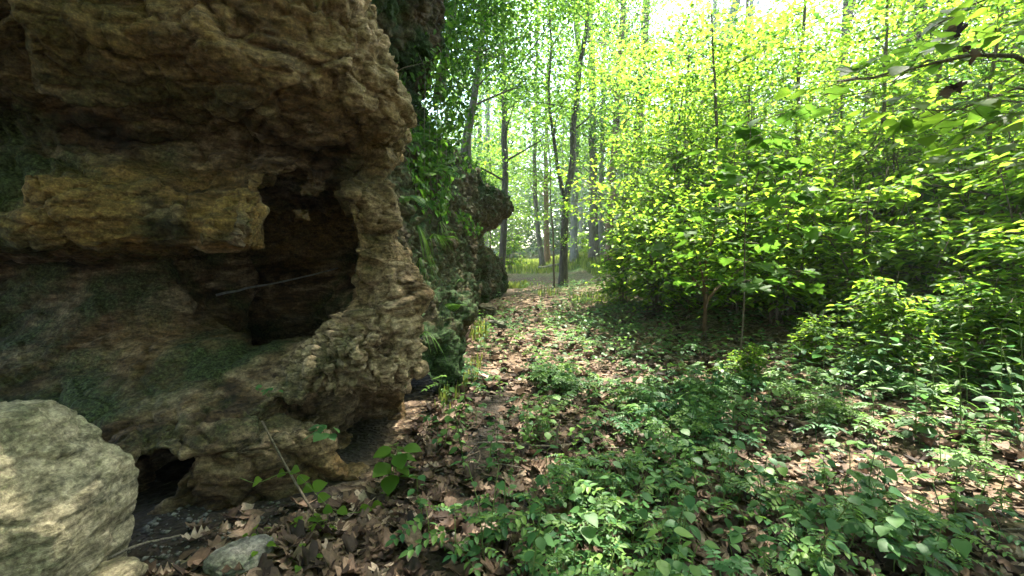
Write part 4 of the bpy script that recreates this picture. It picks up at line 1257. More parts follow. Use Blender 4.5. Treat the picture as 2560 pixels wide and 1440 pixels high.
# ------------------------------------------------------------------ seedlings of the ground layer
def seedling(kind, seed, label, group, hgt=.25):
    """an Empty with a stem mesh and single leaves (or fronds of paired leaflets)"""
    q = np.random.default_rng(seed)
    root = empty('seedling', (0, 0, 0), label, 'seedling', group)
    g = Geo()
    top = np.array([q.normal(0, .03), q.normal(0, .03), hgt])
    P = spline([np.array([0, 0, -.03]), top * .5 + q.normal(0, .012, 3), top], 6)
    g.add(*tube(P, np.linspace(.0032, .0016, 6), 4, cap=False))
    if kind in ('oval', 'heart'):
        lv = []
        npair = 3 + int(hgt * 8)
        for k in range(npair):
            t = .25 + .75 * k / max(1, npair - 1)
            p0 = P[int(round(t * 5))]
            for s in (0, 1):
                a = k * 1.45 + s * np.pi + q.normal(0, .25)
                L = q.uniform(.034, .060) * (1.1 - .35 * abs(t - .6))
                pe = .02
                d = np.array([math.cos(a), math.sin(a), .3])
                g.add(*tube(np.array([p0, p0 + d * pe]), .0011, 3, cap=False))
                lv.append((p0 + d * pe, a, q.uniform(-.15, .45), q.normal(0, .25), L))
        link('stem', g.mesh('stem', M['stem']), root)
        for p_, a, pi, ro, L in lv:
            place_leaf('leaf', LM[kind], root, p_, a, pi, ro, L)
    elif kind == 'pinnate':
        fr = []
        for k in range(4):
            a = k * 1.7 + q.normal(0, .3)
            p0 = P[-1 - (k % 3)]
            L = q.uniform(.10, .17)
            fr.append((p0, a, L, q.uniform(-.1, .35)))
        link('stem', g.mesh('stem', M['stem']), root)
        for p0, a, L, up in fr:
            gg = Geo()
            m = 5
            u = np.repeat(np.linspace(.25, .95, m), 2)
            sd = np.tile([1, -1], m)
            bs = np.stack([u * L, 0 * u, up * u * L - .35 * (u * L) ** 2 / L], -1)
            tip = np.stack([.35 + 0 * u, sd * 1.0, -.12 + q.normal(0, .15, 2 * m)], -1)
            bs = np.concatenate([bs, [[L, 0, up * L - .35 * L]]]); tip = np.concatenate([tip, [[1, 0, -.2]]])
            ls = L * q.uniform(.24, .34, len(bs))
            gg.add(*leaf_batch(bs, tip, np.tile([0, 0, 1.0], (len(bs), 1)) + q.normal(0, .15, (len(bs), 3)), ls, ls * .55, 'oval', q=q))
            uu = np.linspace(0, 1, 4)
            gg.add(*tube(np.stack([uu * L, 0 * uu, up * uu * L - .35 * uu * uu * L], -1), .0012, 3, cap=False))
            o = link('frond', gg.mesh('frond', M['leaf_low']), root, p0)
            o.rotation_euler = (0, 0, a)
    elif kind == 'trefoil':
        lv = []
        for k in range(4):
            a0 = k * 1.6 + q.normal(0, .3)
            p0 = P[2 + k % 4]
            e = p0 + np.array([math.cos(a0) * .07, math.sin(a0) * .07, .045])
            g.add(*tube(np.array([p0, e]), .0011, 3, cap=False))
            for da in (-1.15, 0, 1.15):
                lv.append((e, a0 + da, q.uniform(0, .35), q.normal(0, .15), q.uniform(.036, .06)))
        link('stem', g.mesh('stem', M['stem']), root)
        for p_, a, pi, ro, L in lv:
            place_leaf('leaf', LM['oval'], root, p_, a, pi, ro, L, 1.15)
    return root


def flatten(root, stems=True):
    """the seedling as arrays (for the ground cover that nobody could count)"""
    g = Geo()
    for c in root.children:
        if not stems and c.name.startswith('stem'):
            continue
        V, fs = me_arrays(c.data)
        mt = np.array(Matrix.LocRotScale(c.location, c.rotation_euler, c.scale))
        g.add(V @ mt[:3, :3].T + mt[:3, 3], fs, np.full(len(V), .5))
    return np.concatenate(g.V), g.F


GL = 'seedlings of the forest floor'
KINDS = [('oval', 'upright green seedling with paired oval leaves rising from the leaf litter', .26), ('pinnate', 'low green seedling with fronds of paired leaflets on the forest floor', .15),
         ('heart', 'small seedling with heart shaped leaves on the forest floor', .20), ('trefoil', 'seedling with leaves in threes on the forest floor', .17),
         ('pinnate', 'low green seedling with fronds of paired leaflets on the forest floor', .22), ('oval', 'upright green seedling with paired oval leaves rising from the leaf litter', .36)]
protoS = [seedling(k, 200 + i, lab, GL + ' with ' + {'oval': 'oval leaves', 'pinnate': 'paired leaflets', 'heart': 'heart shaped leaves', 'trefoil': 'leaves in threes'}[k], h_) for i, (k, lab, h_) in enumerate(KINDS)]
flat = [flatten(o) for o in protoS]
flat_far = [flatten(o, False) for o in protoS]


def cover(x, y):
    """how thick the green ground layer is (0..1)"""
    xc = -0.38 + 0.07 * (y - 2.4) + 0.03 * np.maximum(y - 6, 0)
    e = sstep(xc + .20, xc + .75, x)
    c = e * (1 - .40 * sstep(5.5, 8.5, y))
    c = c * (1 - .75 * np.exp(-(((x - 1.42) / .35) ** 2 + ((y - 5.7) / 1.0) ** 2)))
    c = c * (1 - .9 * np.exp(-(((x - 2.55 - .4 * (2.9 - y)) / .42) ** 2 + ((y - 2.9) / .9) ** 2)))
    c = c * (1 - .7 * np.exp(-(((x - 2.6) / 1.0) ** 2 + ((y - 6.6) / 1.3) ** 2)))
    for gi_ in (0, 1, 2, 3, 4, 10):
        c = c * (1 - .97 * np.exp(-((x - GAPS[gi_][0]) ** 2 + (y - GAPS[gi_][1]) ** 2) / (GAPS[gi_][2] * 1.25) ** 2))
    c = c * (1 - .85 * np.exp(-(((x - 3.4) / .7) ** 2 + ((y - 2.75) / .8) ** 2)))
    c = c * (.04 + .96 * sstep(-.10, .28, fbm(x * 1.5, y * 1.5, 0 * x + 2.2, 4)))
    c = np.maximum(c, .55 * sstep(12.6, 14, y) * (1 - sstep(16, 18, y)) * sstep(-.2, .4, x))
    c = np.maximum(c, (.07 + .06 * sstep(4, 7, y)) * (y < 12) * (x > -.75))
    return c


qs = np.random.default_rng(91)
cand = []
while len(cand) < 3400:
    r_ = 1.5 * (13.5 / 1.5) ** (qs.random(3000) ** .62) if len(cand) < 1900 else qs.uniform(5, 18, 3000)
    th = qs.uniform(R(-16), R(56), 3000)
    x, y = r_ * np.sin(th), r_ * np.cos(th)
    ok = (qs.random(3000) < cover(x, y)) & (x > -.85) & (y > 1.35)
    cand += list(zip(x[ok], y[ok]))
cand = np.array(cand[:3400])
order = np.argsort(cand[:, 0] ** 2 + cand[:, 1] ** 2)
cand = cand[order]
inview = (np.abs(cand[:, 0] / cand[:, 1]) < 1.2) & (cand[:, 1] > 1.75)
dist = np.hypot(cand[:, 0], cand[:, 1])
keepn = qs.random(len(cand)) < .42 + .5 * sstep(2.6, 5.0, dist)
cand, inview, dist = cand[keepn], inview[keepn], dist[keepn]
first = np.flatnonzero(inview)[:190]
usedp = [0] * len(protoS)
for i in first:
    x, y = cand[i]
    k = int(qs.choice(len(protoS), p=[.17, .25, .13, .13, .22, .10]))
    o = protoS[k] if not usedp[k] else copy_tree(protoS[k])
    usedp[k] = 1
    o.location = (x, y, float(gz(x, y)))
    o.rotation_euler = (qs.normal(0, .1), qs.normal(0, .1), qs.uniform(0, 6.28))
    s_ = qs.uniform(.5, 1.4)
    o.scale = (s_, s_, s_)
rest = np.setdiff1d(np.arange(len(cand)), first)
g = Geo()
for i in rest:
    x, y = cand[i]
    k = int(qs.choice(len(protoS), p=[.15, .27, .12, .12, .24, .10]))
    V, fs = (flat if x * x + y * y < 30 else flat_far)[k]
    a = qs.uniform(0, 6.28); s_ = qs.uniform(.45, 1.4)
    c_, s2 = math.cos(a) * s_, math.sin(a) * s_
    W = np.stack([V[:, 0] * c_ - V[:, 1] * s2 + x, V[:, 0] * s2 + V[:, 1] * c_ + y, V[:, 2] * s_ + float(gz(x, y))], -1)
    g.add(W, fs, np.full(len(W), qs.random()))
tag(link('ground_cover', g.mesh('ground_cover', M['leaf_low'])), kind='stuff')

# grass on the hump, by the cliff foot and in the clearing
g = Geo()
B = []
for (x0, x1, y0, y1, n, hh) in ((-.2, 5, 11.8, 17.2, 2600, .22), (-.9, .6, 15, 18.5, 1800, .22), (-1.5, 6, 25, 50, 9000, .30), (-.8, -.45, 4.2, 9, 500, .16), (4, 9, 18, 27, 2500, .4)):
    B.append(np.stack([qs.uniform(x0, x1, n), qs.uniform(y0, y1, n), np.full(n, hh)], -1))
B = np.concatenate(B)
n = len(B)
B = B[(noise(B[:, 0] * .9, B[:, 1] * .9, 0 * B[:, 0] + 8) > -.1) | (B[:, 1] > 24)]
n = len(B)
zb = gz(B[:, 0], B[:, 1])
az = qs.uniform(0, 6.28, n)
L = B[:, 2] * qs.uniform(.5, 1.3, n)
g.add(*leaf_batch(np.stack([B[:, 0], B[:, 1], zb - .02], -1), np.stack([np.cos(az) * .5, np.sin(az) * .5, np.ones(n)], -1), np.stack([np.cos(az), np.sin(az), 0 * az], -1), L, L * .09 + .004, 'oval', .1, .35, q=qs))
tag(link('grass', g.mesh('grass', M['grass'])), kind='stuff')

# ------------------------------------------------------------------ fallen leaves
qd = np.random.default_rng(33)
n = 22000
r_ = 1.45 * (13.0 / 1.45) ** (qd.random(n) ** .85)
th = qd.uniform(R(-42), R(57), n)
x, y = r_ * np.sin(th), r_ * np.cos(th)
ok = ((x > -.92 - .42 * sstep(2.75, 2.35, y)) | ((x > -1.75) & (y < 2.55) & (qd.random(n) < .5))) & (y > 1.3) & (qd.random(n) < .45 + .55 * sstep(-.2, .2, fbm(x * 1.1, y * 1.1, 0 * x, 2)))
ok &= ~((np.abs(x + .33 - .06 * (y - 2.6)) < .13) & (y < 5.0) & (qd.random(n) < .8))
x, y = x[ok], y[ok]
o_ = np.argsort(x * x + y * y)
x, y = x[o_], y[o_]
vis = np.flatnonzero((np.abs(x / y) < 1.18) & (y > 1.8))[:290]
zz = gz(x, y)
size = .097 * np.where(qd.random(len(x)) < .4, qd.uniform(.25, .6, len(x)), qd.uniform(.6, 1.45, len(x)))
for i in vis:
    place_leaf('dead_leaf', DEAD[int(qd.integers(0, len(DEAD)))], ground, (x[i], y[i], zz[i] + qd.uniform(.008, .035)), qd.uniform(0, 6.28), qd.normal(0, .16), qd.normal(0, .22), size[i])
DA = [me_arrays(m) for m in DEAD]
DS = [me_arrays(m) for m in DFAR]
g = Geo()
for i in np.setdiff1d(np.arange(len(x)), vis):
    V, fs = DA[int(qd.integers(0, len(DA)))] if x[i] ** 2 + y[i] ** 2 < 20 and size[i] > .055 else DS[int(qd.integers(0, 4))]
    mt = np.array(Matrix.LocRotScale(Vector((x[i], y[i], zz[i] + qd.uniform(.005, .03))), Matrix.Rotation(qd.uniform(0, 6.28), 3, 'Z').to_euler(), Vector((size[i],) * 3)))
    tl = np.array((Matrix.Rotation(qd.normal(0, .2), 3, 'X') @ Matrix.Rotation(qd.normal(0, .18), 3, 'Y')))
    g.add((V @ tl.T) @ mt[:3, :3].T + mt[:3, 3], fs, np.full(len(V), qd.random()))
tag(link('leaf_litter', g.mesh('leaf_litter', M['dead_leaf'])), kind='stuff')


# ------------------------------------------------------------------ branches and saplings close to the camera
def near_leaves(root, spots, mats, kinds, lo, hi, q, out=None, pet=.05, geo=None, up=.35):
    for p_, d in spots:
        d = unit(np.asarray(d, float))
        e = np.asarray(p_) + d * pet * q.uniform(.6, 1.4) + [0, 0, -.01]
        if geo is not None:
            geo.add(*tube(np.array([p_, e]), .0015, 3, cap=False))
        k = kinds[int(q.integers(0, len(kinds)))]
        place_leaf('leaf', mats[k], root, e, math.atan2(d[1], d[0]) + q.normal(0, .3), q.uniform(-.1, .6), q.normal(0, up), q.uniform(lo, hi))


q = np.random.default_rng(404)
b = gpos(1850, 5.0)
root = empty('sapling', b, 'slender sapling with big flat lobed leaves close in front of the bushes', 'sapling')
P = spline([np.array([0, 0, -.1])] + [np.array(at(x_, y_, 5.0) - b) for x_, y_ in ((1858, 800), (1862, 600), (1868, 440), (1876, 340), (1880, 262))], 16)
g = Geo(); g.add(*tube(P, np.linspace(.011, .004, 16), 6))
sp = []
for k in range(30):
    i = 6 + int(k * 9 / 30)
    a = k * 2.2 + q.normal(0, .3)
    L = q.uniform(.45, 1.0) * (1.15 - .02 * k)
    d = np.array([math.cos(a), math.sin(a) * .8, q.uniform(.0, .3)])
    tw = P[i] + d * L * np.linspace(0, 1, 5)[:, None] - np.array([0, 0, .16 * L]) * np.linspace(0, 1, 5)[:, None] ** 2
    g.add(*tube(tw, np.linspace(.0035, .0015, 5), 4, cap=False))
    for u in (.45, .7, .85, 1.0, 1.0):
        sp.append((tw[min(4, int(u * 4))], d + q.normal(0, .6, 3) * [1, 1, .2]))
near_leaves(root, sp, LMS, ['maple', 'heart', 'maple'], .14, .23, q, geo=g)
link('stem', g.mesh('stem', M['twig']), root)

b = Vector((4.4, 2.3, float(gz(4.4, 2.3))))
root = empty('understory_tree', b, 'low tree reaching in from the side with bare twigs and large bright leaves', 'tree')
g = Geo()
trunkP = spline([np.zeros(3) - [0, 0, .2], np.array([.05, 0, 1.4]), np.array([-.1, .1, 2.8]), np.array([.1, .1, 4.6])], 12)
g.add(*tube(trunkP, np.linspace(.09, .04, 12), 8, wob=.1))
link('trunk', g.mesh('trunk', M['bark']), root)
sp = []
gl = Geo()
BR = [([(2720, 190), (2560, 152), (2440, 138), (2330, 160), (2210, 186), (2090, 206)], 2.7, .014), ([(2720, 260), (2560, 225), (2420, 268), (2320, 272), (2250, 262)], 2.6, .009), ([(2720, 330), (2560, 280), (2460, 318), (2390, 350)], 2.8, .009),
      ([(2700, -60), (2560, -40), (2440, 10), (2350, 60), (2270, 110)], 2.9, .010), ([(2700, 420), (2600, 380), (2520, 400), (2440, 420)], 3.0, .008), ([(2760, 60), (2620, 40), (2500, 70), (2420, 90)], 3.3, .008)]
for pts, Yb, r_ in BR:
    W = [np.array(at(x_, y_, Yb + .05 * j) - b) for j, (x_, y_) in enumerate(pts)]
    i = int(np.argmin(np.abs(trunkP[:, 2] - (W[0][2] - .3))))
    P = spline([trunkP[i]] + W, 22)
    P[3:] += q.normal(0, .008, (19, 3))
    gb = Geo()
    gb.add(*tube(P, np.linspace(r_ * 1.9, r_ * .25, 22), 6))
    for k in range(18):
        j = 7 + int(k * 14 / 18)
        d = unit(P[min(j + 1, 21)] - P[j - 1])
        sd = np.cross(d, [0, 0, 1.0]) * (1 if k % 2 else -1)
        dd = unit(d * q.uniform(.5, 1) + sd * q.uniform(.3, .9) + [0, 0, q.uniform(-.25, .25)])
        L = q.uniform(.16, .42)
        tw = P[j] + dd * L * np.linspace(0, 1, 5)[:, None] + q.normal(0, .012, (5, 3))
        gb.add(*tube(tw, np.linspace(r_ * .35, .0014, 5), 4, cap=False))
        for u in (2, 3, 4):
            if q.random() < .85:
                sp.append((tw[u], dd + q.normal(0, .5, 3) * [1, 1, .2]))
    link('branch', gb.mesh('branch', M['twig']), root)
near_leaves(root, sp, LMC, ['maple', 'heart', 'oval'], .09, .16, q, geo=gl)
link('petioles', gl.mesh('petioles', M['stem']), root)
for x_, y_, Yb, s_, lab in ((2392, 62, 2.85, .15, 'curled dead brown leaf caught on the topmost twigs of the reaching branch'), (2420, 132, 2.72, .11, 'dark withered leaf clump sitting on the bare reaching branch'), (2382, 212, 2.64, .14, 'pinkish dead leaf hanging below the reaching branch')):
    r2 = empty('withered_leaf', at(x_, y_, Yb), lab, 'dead leaf')
    for k in range(3):
        place_leaf('leaf', DEAD[(k * 3 + int(x_)) % 9], r2, q.normal(0, .02, 3), q.uniform(0, 6.28), q.uniform(.3, 1.4), q.normal(0, .8), s_ * q.uniform(.4, .7))

# ------------------------------------------------------------------ on the cliffs
NEAR_V = np.array([v.co for v in near_cliff.data.vertices])


def on_surface(Vv, px, py):
    d = np.array(ray(px, py)); d /= np.linalg.norm(d)
    r = Vv - np.array(CAM)
    dist = np.linalg.norm(r, axis=1)
    c = (r @ d) / dist
    ok = np.flatnonzero(c > math.cos(.012))
    if not len(ok):
        ok = np.array([int(np.argmax(c))])
    return ok[np.argmin(dist[ok])]


def fern(px, py, n, L, label, Vv=None, Nn=None, hang=.5, seed=0, w=.30, name='fern', cat='fern', mat='leaf_cliff'):
    q = np.random.default_rng(seed)
    i = on_surface(FC_V, px, py)
    root = empty(name, FC_V[i], label, cat)
    nn = FC_N[i]
    for k in range(n):
        a = q.uniform(-1.3, 1.3)
        t = np.cross(nn, [0, 0, 1.0]); t = t / (np.linalg.norm(t) + 1e-6)
        d = unit(nn * q.uniform(.5, 1) + t * math.sin(a) + np.array([0, 0, q.uniform(-.1, .6)]))
        l_ = L * q.uniform(.6, 1.15)
        u = np.linspace(0, 1, 12)[:, None]
        C = d * l_ * u - np.array([0, 0, hang * l_]) * u ** 2
        g = Geo()
        g.add(*tube(C[::3], np.linspace(.003, .001, 4), 3, cap=False))
        if name == 'fern':
            uu = np.repeat(C[1:], 2, 0)
            tg = np.repeat(np.gradient(C, axis=0)[1:], 2, 0)
            sd = np.cross(tg, [0, 0, 1.0]); sd = unit(sd) * np.tile([1, -1], 11)[:, None]
            ll = w * l_ * np.repeat(np.sin(np.linspace(.5, 3.0, 11)) + .12, 2)
            g.add(*leaf_batch(uu, sd + .35 * unit(tg), np.tile([0, 0, 1.0], (22, 1)) + nn, ll, ll * .30, 'oval', q=q))
        else:
            side = np.cross(d, [0, 0, 1.0]); side = unit(side) * .006
            wv = (1 - u) ** .6
            Vb = np.concatenate([C - side * wv, C + side * wv])
            j = np.arange(11)
            g.add(Vb, [np.stack([j, j + 1, j + 13, j + 12], -1)], np.full(24, q.random()))
        link('frond' if name == 'fern' else 'blade', g.mesh('frond', M[mat]), root)


FERNS = [(1070, 430, 6, .55, 'fern with arching fronds under the shaded brow of the far cliff'), (1105, 415, 5, .5, 'fern beside the arching one, nearer the mossy shoulder'), (1015, 490, 5, .30, 'small fern in the crack behind the limestone pillar'),
         (1045, 500, 5, .32, 'bright small fern just below the crack behind the pillar'), (1110, 600, 6, .45, 'bluish green fern halfway down the far cliff'), (1140, 700, 4, .34, 'fern low on the far cliff above the path'), (1160, 760, 5, .38, 'fern at the foot of the far cliff by the path'),
         (1060, 350, 5, .45, 'fern high under the cliff brow among hanging vines')]
for i, (a, b_, n, L, lab) in enumerate(FERNS):
    fern(a, b_, n, L * .8, lab, seed=i + 600, mat=('leaf_cliff', 'leaf_low')[i % 2])
TUFTS = [(1050, 565, 14, .40, 'drooping grass tuft on the ledge behind the pillar'), (1085, 600, 16, .45, 'long grass tuft trailing down the far cliff face'), (1062, 830, 18, .4, 'grass tuft hanging from the mossy low block'), (1060, 650, 12, .32, 'thin grass tuft on the lower far cliff'), (1110, 560, 12, .36, 'grass tuft under the mossy shoulder of the far cliff')]
for i, (a, b_, n, L, lab) in enumerate(TUFTS):
    fern(a, b_, n, L, lab, hang=1.1, seed=i + 640, name='grass_tuft', cat='grass tuft', mat='leaf_cliff')

# ivy on the upper far cliff
q = np.random.default_rng(71)
ok = np.flatnonzero((FC_V[:, 1] > 5.6) & (FC_V[:, 1] < 12.5) & (FC_V[:, 2] > 2.2) & (FC_V[:, 2] < 4.3 + .3 * np.sin(FC_V[:, 1] * 3)) & (FC_V[:, 0] > -2.6) & (noise(FC_V[:, 0] * 1.2, FC_V[:, 1] * 1.0, FC_V[:, 2] * 1.0) > -.05))
pick = q.choice(ok, 1700)
n = len(pick)
C = FC_V[pick] + FC_N[pick] * q.uniform(.01, .12, (n, 1)) + q.normal(0, .05, (n, 3))
az = q.uniform(0, 6.28, n)
ls = q.uniform(.05, .12, n)
root = empty('ivy', Vector(FC_V[pick].mean(0)), 'ivy climbing over the shaded upper face of the far cliff', 'ivy')
off = FC_V[pick].mean(0)
g = Geo(); g.add(*leaf_batch(C - off, np.stack([np.cos(az) * .6, np.sin(az) * .6, np.full(n, -.7)], -1), FC_N[pick] + q.normal(0, .3, (n, 3)) + [0, 0, .5], ls, ls * .8, 'oval', q=q))
tag(link('foliage', g.mesh('foliage', M['leaf_cliff']), root), kind='stuff')
g = Geo()
for k in range(26):
    i = q.choice(ok)
    m = np.flatnonzero(np.linalg.norm(FC_V[ok] - FC_V[i], axis=1) < .8)
    m = ok[m]; m = m[np.argsort(FC_V[m, 2])][::max(1, len(m) // 6)][:7]
    if len(m) > 3:
        P = FC_V[m] + FC_N[m] * .02 - off
        g.add(*tube(spline(P, 14), .006, 4, cap=False))
link('stem', g.mesh('stem', M['twig']), root)

# hanging vines and the green curtain at the cliff edge
for i, (px, y0, y1, Yb, nl) in enumerate(((1063, 150, 470, 6.4, 0), (1078, 120, 520, 6.6, 26), (1090, 60, 560, 6.8, 0), (1102, 20, 430, 7.0, 40), (1120, -60, 400, 7.4, 60), (1137, -80, 330, 7.8, 70), (1116, 100, 620, 7.3, 0), (1152, -90, 300, 8.4, 70))):
    q = np.random.default_rng(i + 810)
    top = at(px, y0, Yb)
    root = empty('hanging_vine', top, ['thin bare vine dangling closest to the limestone pillar', 'vine with a few small leaves dangling beside the bare one', 'long bare vine dangling in front of the shaded far cliff', 'leafy vine hanging from the brow of the far cliff',
                                       'thick green vine curtain at the edge of the cliff brow', 'bright vine curtain hanging just outside the cliff brow', 'longest bare vine, reaching down past the mossy shoulder', 'outermost bright vine curtain against the sunlit trees'][i], 'vine')
    P = spline([np.zeros(3)] + [np.array(at(px + q.normal(0, 4), y0 + (y1 - y0) * t, Yb) - top) for t in (.3, .6, 1)], 16)
    P[0] += [-.1, 0, .1]
    g = Geo(); g.add(*tube(P, .004, 4))
    link('stem', g.mesh('stem', M['twig_pale']), root)
    if nl:
        m = nl * 8
        c = P[q.integers(0, 16, m)] + q.normal(0, 1, (m, 3)) * [.16, .22, .16]
        az = q.uniform(0, 6.28, m)
        ls = q.uniform(.05, .13, m)
        g = Geo(); g.add(*leaf_batch(c, np.stack([np.cos(az), np.sin(az), np.full(m, -.7)], -1), q.normal(0, .5, (m, 3)) + [.3, -.3, .8], ls, ls * .7, 'oval', q=q))
        link('foliage', g.mesh('foliage', M['leaf_cliff']), root)

def gp(px, py, dz=.012):
    d = ray(px, py); t = 1.5 / -d.z
    for _ in range(30):
        p = CAM + d * t
        t += (p.z - (float(gz(p.x, p.y)) + dz)) / -d.z * .7
    return (px, py, (CAM + d * t).y)


def sy(px, py, up=.012):
    v = NEAR_V[on_surface(NEAR_V, px, py)]
    return float(v[1]) - up


# ------------------------------------------------------------------ sticks and logs
def stick(name, pts, r0, r1, mat, label, cat, group=None, n=14, side=None):
    P = [np.array(at(*p)) if len(p) == 3 else np.array([p[0], p[1], float(gz(p[0], p[1])) + p[2]]) for p in ([(a, b_, c) for a, b_, c in pts])]
    o = P[0].copy()
    C = spline(np.array(P) - o, n)
    C[1:-1] += np.random.default_rng(int(abs(o[0]) * 1e4) % 9999).normal(0, r0 * .22, (n - 2, 3))
    g = Geo(); g.add(*tube(C, np.linspace(r0, r1, n), 7, wob=.25, seed=3))
    ob = link(name, g.mesh(name, M[mat]), loc=o)
    return tag(ob, label, cat, group)


stick('stick', [(540, 738, sy(540, 738)), (640, 716, sy(540, 738) * .66 + sy(845, 670) * .34), (730, 699, sy(540, 738) * .36 + sy(845, 670) * .64), (845, 670, sy(845, 670, -.01))], .013, .007, 'bark_grey', 'pale bare stick lying across the mouth of the dark cave', 'stick')
ya, yb = sy(655, 1052, .02), sy(785, 1285, .05)
yb = min(yb, gp(785, 1285)[2])
lean = [(655, 1052, ya), (690, 1120, min(ya * .7 + yb * .3, sy(690, 1120))), (735, 1200, min(ya * .35 + yb * .65, sy(735, 1200))), (785, 1285, yb)]
stick('stick', lean, .005, .008, 'twig', 'thin stick leaning on the front of the rock ledge', 'stick')
stick('stick', [(268, 1398, 1.95), (330, 1368, 2.05), (450, 1338, 2.2)], .008, .004, 'twig_pale', 'straight twig on bare earth beside the big pale boulder', 'stick')
stick('branch', [gp(2340, 1206), (2395, 1188, gp(2395, 1195)[2]), (2460, 1150, gp(2440, 1180)[2])], .013, .006, 'twig_pale', 'pale bent branch sticking up from the sunlit litter', 'branch')
stick('branch', [gp(1195, 1108), gp(1240, 1106, .03), gp(1310, 1112, .05), gp(1395, 1116, .06)], .010, .005, 'twig_pale', 'curved branch lying among the seedlings beside a dark broken stub', 'branch')
p_ = gp(1392, 1145)
stick('stick', [p_, (1390, 1100, p_[2]), (1400, 1050, p_[2] + .02)], .012, .006, 'twig', 'dark broken stub standing upright among the seedlings', 'stick')
stick('log', [gp(1850, 1022, .03), gp(1905, 985, .05), gp(1998, 942, .05)], .045, .03, 'bark_red', 'weathered log on the dark bank under the bushes', 'log')
stick('log', [gp(1598, 1092, .03), gp(1650, 1094, .03), gp(1700, 1100, .03)], .035, .028, 'bark', 'short brown log half hidden by low green plants', 'log')
stick('log', [(1345, 672, 28), (1400, 664, 28), (1470, 656, 28.3), (1560, 650, 29)], .16, .10, 'bark', 'long dark fallen log on the low rise behind the forked tree', 'log')
stick('branch', [gp(1250, 1062), gp(1300, 1040, .03), gp(1335, 1020, .02)], .012, .005, 'twig', 'dark curved branch beside the wet strip of litter', 'branch')
stick('branch', [gp(2280, 1385), gp(2370, 1345, .03), gp(2450, 1325, .03), gp(2560, 1322, .02)], .008, .004, 'twig_pale', 'thin pale branch lying on litter near the corner', 'branch')
stick('branch', [gp(1130, 1170), gp(1160, 1148, .02), gp(1190, 1115, .02)], .007, .004, 'twig', 'small dark twig on the litter next to the muddy strip', 'branch')
q = np.random.default_rng(12)
twg = []
for k in range(3):
    L = .35 + .12 * k
    C = spline([np.zeros(3), np.array([L * .5, .03 * k - .02, .015]), np.array([L, .02, .0])], 9) + q.normal(0, .004, (9, 3))
    g = Geo(); g.add(*tube(C, np.linspace(.006, .003, 9), 5))
    twg.append(g.mesh('twig', M[['twig', 'twig_pale', 'twig'][k]]))
for k in range(64):
    r_ = 2.2 * 5 ** q.random(); th = q.uniform(R(-14), R(48))
    x_, y_ = r_ * math.sin(th), r_ * math.cos(th)
    if x_ < -.7:
        continue
    o = link('twig', twg[k % 3], loc=(x_, y_, float(gz(x_, y_)) + .03))
    o.rotation_euler = (0, q.normal(0, .12), q.uniform(0, 6.28))
    o.scale = (q.uniform(.6, 1.3),) * 3
    tag(o, 'thin dry twig lying on the dead leaves of the forest floor', 'twig', 'twigs on the leaf litter')

# ------------------------------------------------------------------ single plants that stand out
def leafy(name, base, leaves, mat_kind, label, cat, stems=(), mats=LMC, seed=0, face=.5):
    """leaves: (px, py, Y, size); they face up and a little to the light"""
    q = np.random.default_rng(seed)
    b = Vector(base)
    root = empty(name, b, label, cat)
    g = Geo()
    for st in stems:
        P = spline([np.array(at(*p) - b) for p in st], 12)
        g.add(*tube(P, np.linspace(.004, .002, 12), 5))
    for px, py, Yb, L in leaves:
        p_ = at(px, py, Yb) - b
        d = q.uniform(0, 6.28)
        place_leaf('leaf', mats[mat_kind], root, p_, d, q.uniform(-.2, .3), q.normal(0, .2) - 0, L)
        if not stems:
            g.add(*tube(spline([np.zeros(3), np.array([0, 0, p_.z * .7]), np.array(p_)], 6), .0022, 4, cap=False))
    link('stem', g.mesh('stem', M['stem']), root)
    return root


q = np.random.default_rng(3)
vl = [(700, 1180, 2.62), (733, 1172, 2.56), (746, 1199, 2.5), (764, 1216, 2.46), (786, 1216, 2.45), (798, 1243, 2.42), (814, 1268, 2.38), (850, 1270, 2.40), (903, 1272, 2.45), (934, 1262, 2.52), (952, 1240, 2.66), (638, 1204, 2.5)]
root = empty('creeper', at(733, 1172, 2.55), 'trailing creeper with round bright leaves strung below the rock ledge', 'creeper')
b = root.location.copy()
g = Geo()
P = spline([np.array(at(*p) - b) for p in ((600, 1195, 2.5), (640, 1207, 2.48), (700, 1185, 2.58), (740, 1185, 2.5), (790, 1235, 2.42), (830, 1272, 2.38), (900, 1280, 2.43), (960, 1235, 2.66))], 40)
g.add(*tube(P, .0022, 4))
link('stem', g.mesh('stem', M['stem']), root)
for px, py, Yb in vl:
    o = place_leaf('leaf', LMC['heart'], root, at(px, py, Yb) - b + Vector((0, -.01, 0)), q.uniform(-.6, .6), 0, 0, q.uniform(.055, .08))
    o.rotation_euler = (R(48) + q.normal(0, .15), q.normal(0, .2), q.uniform(-.7, .7))

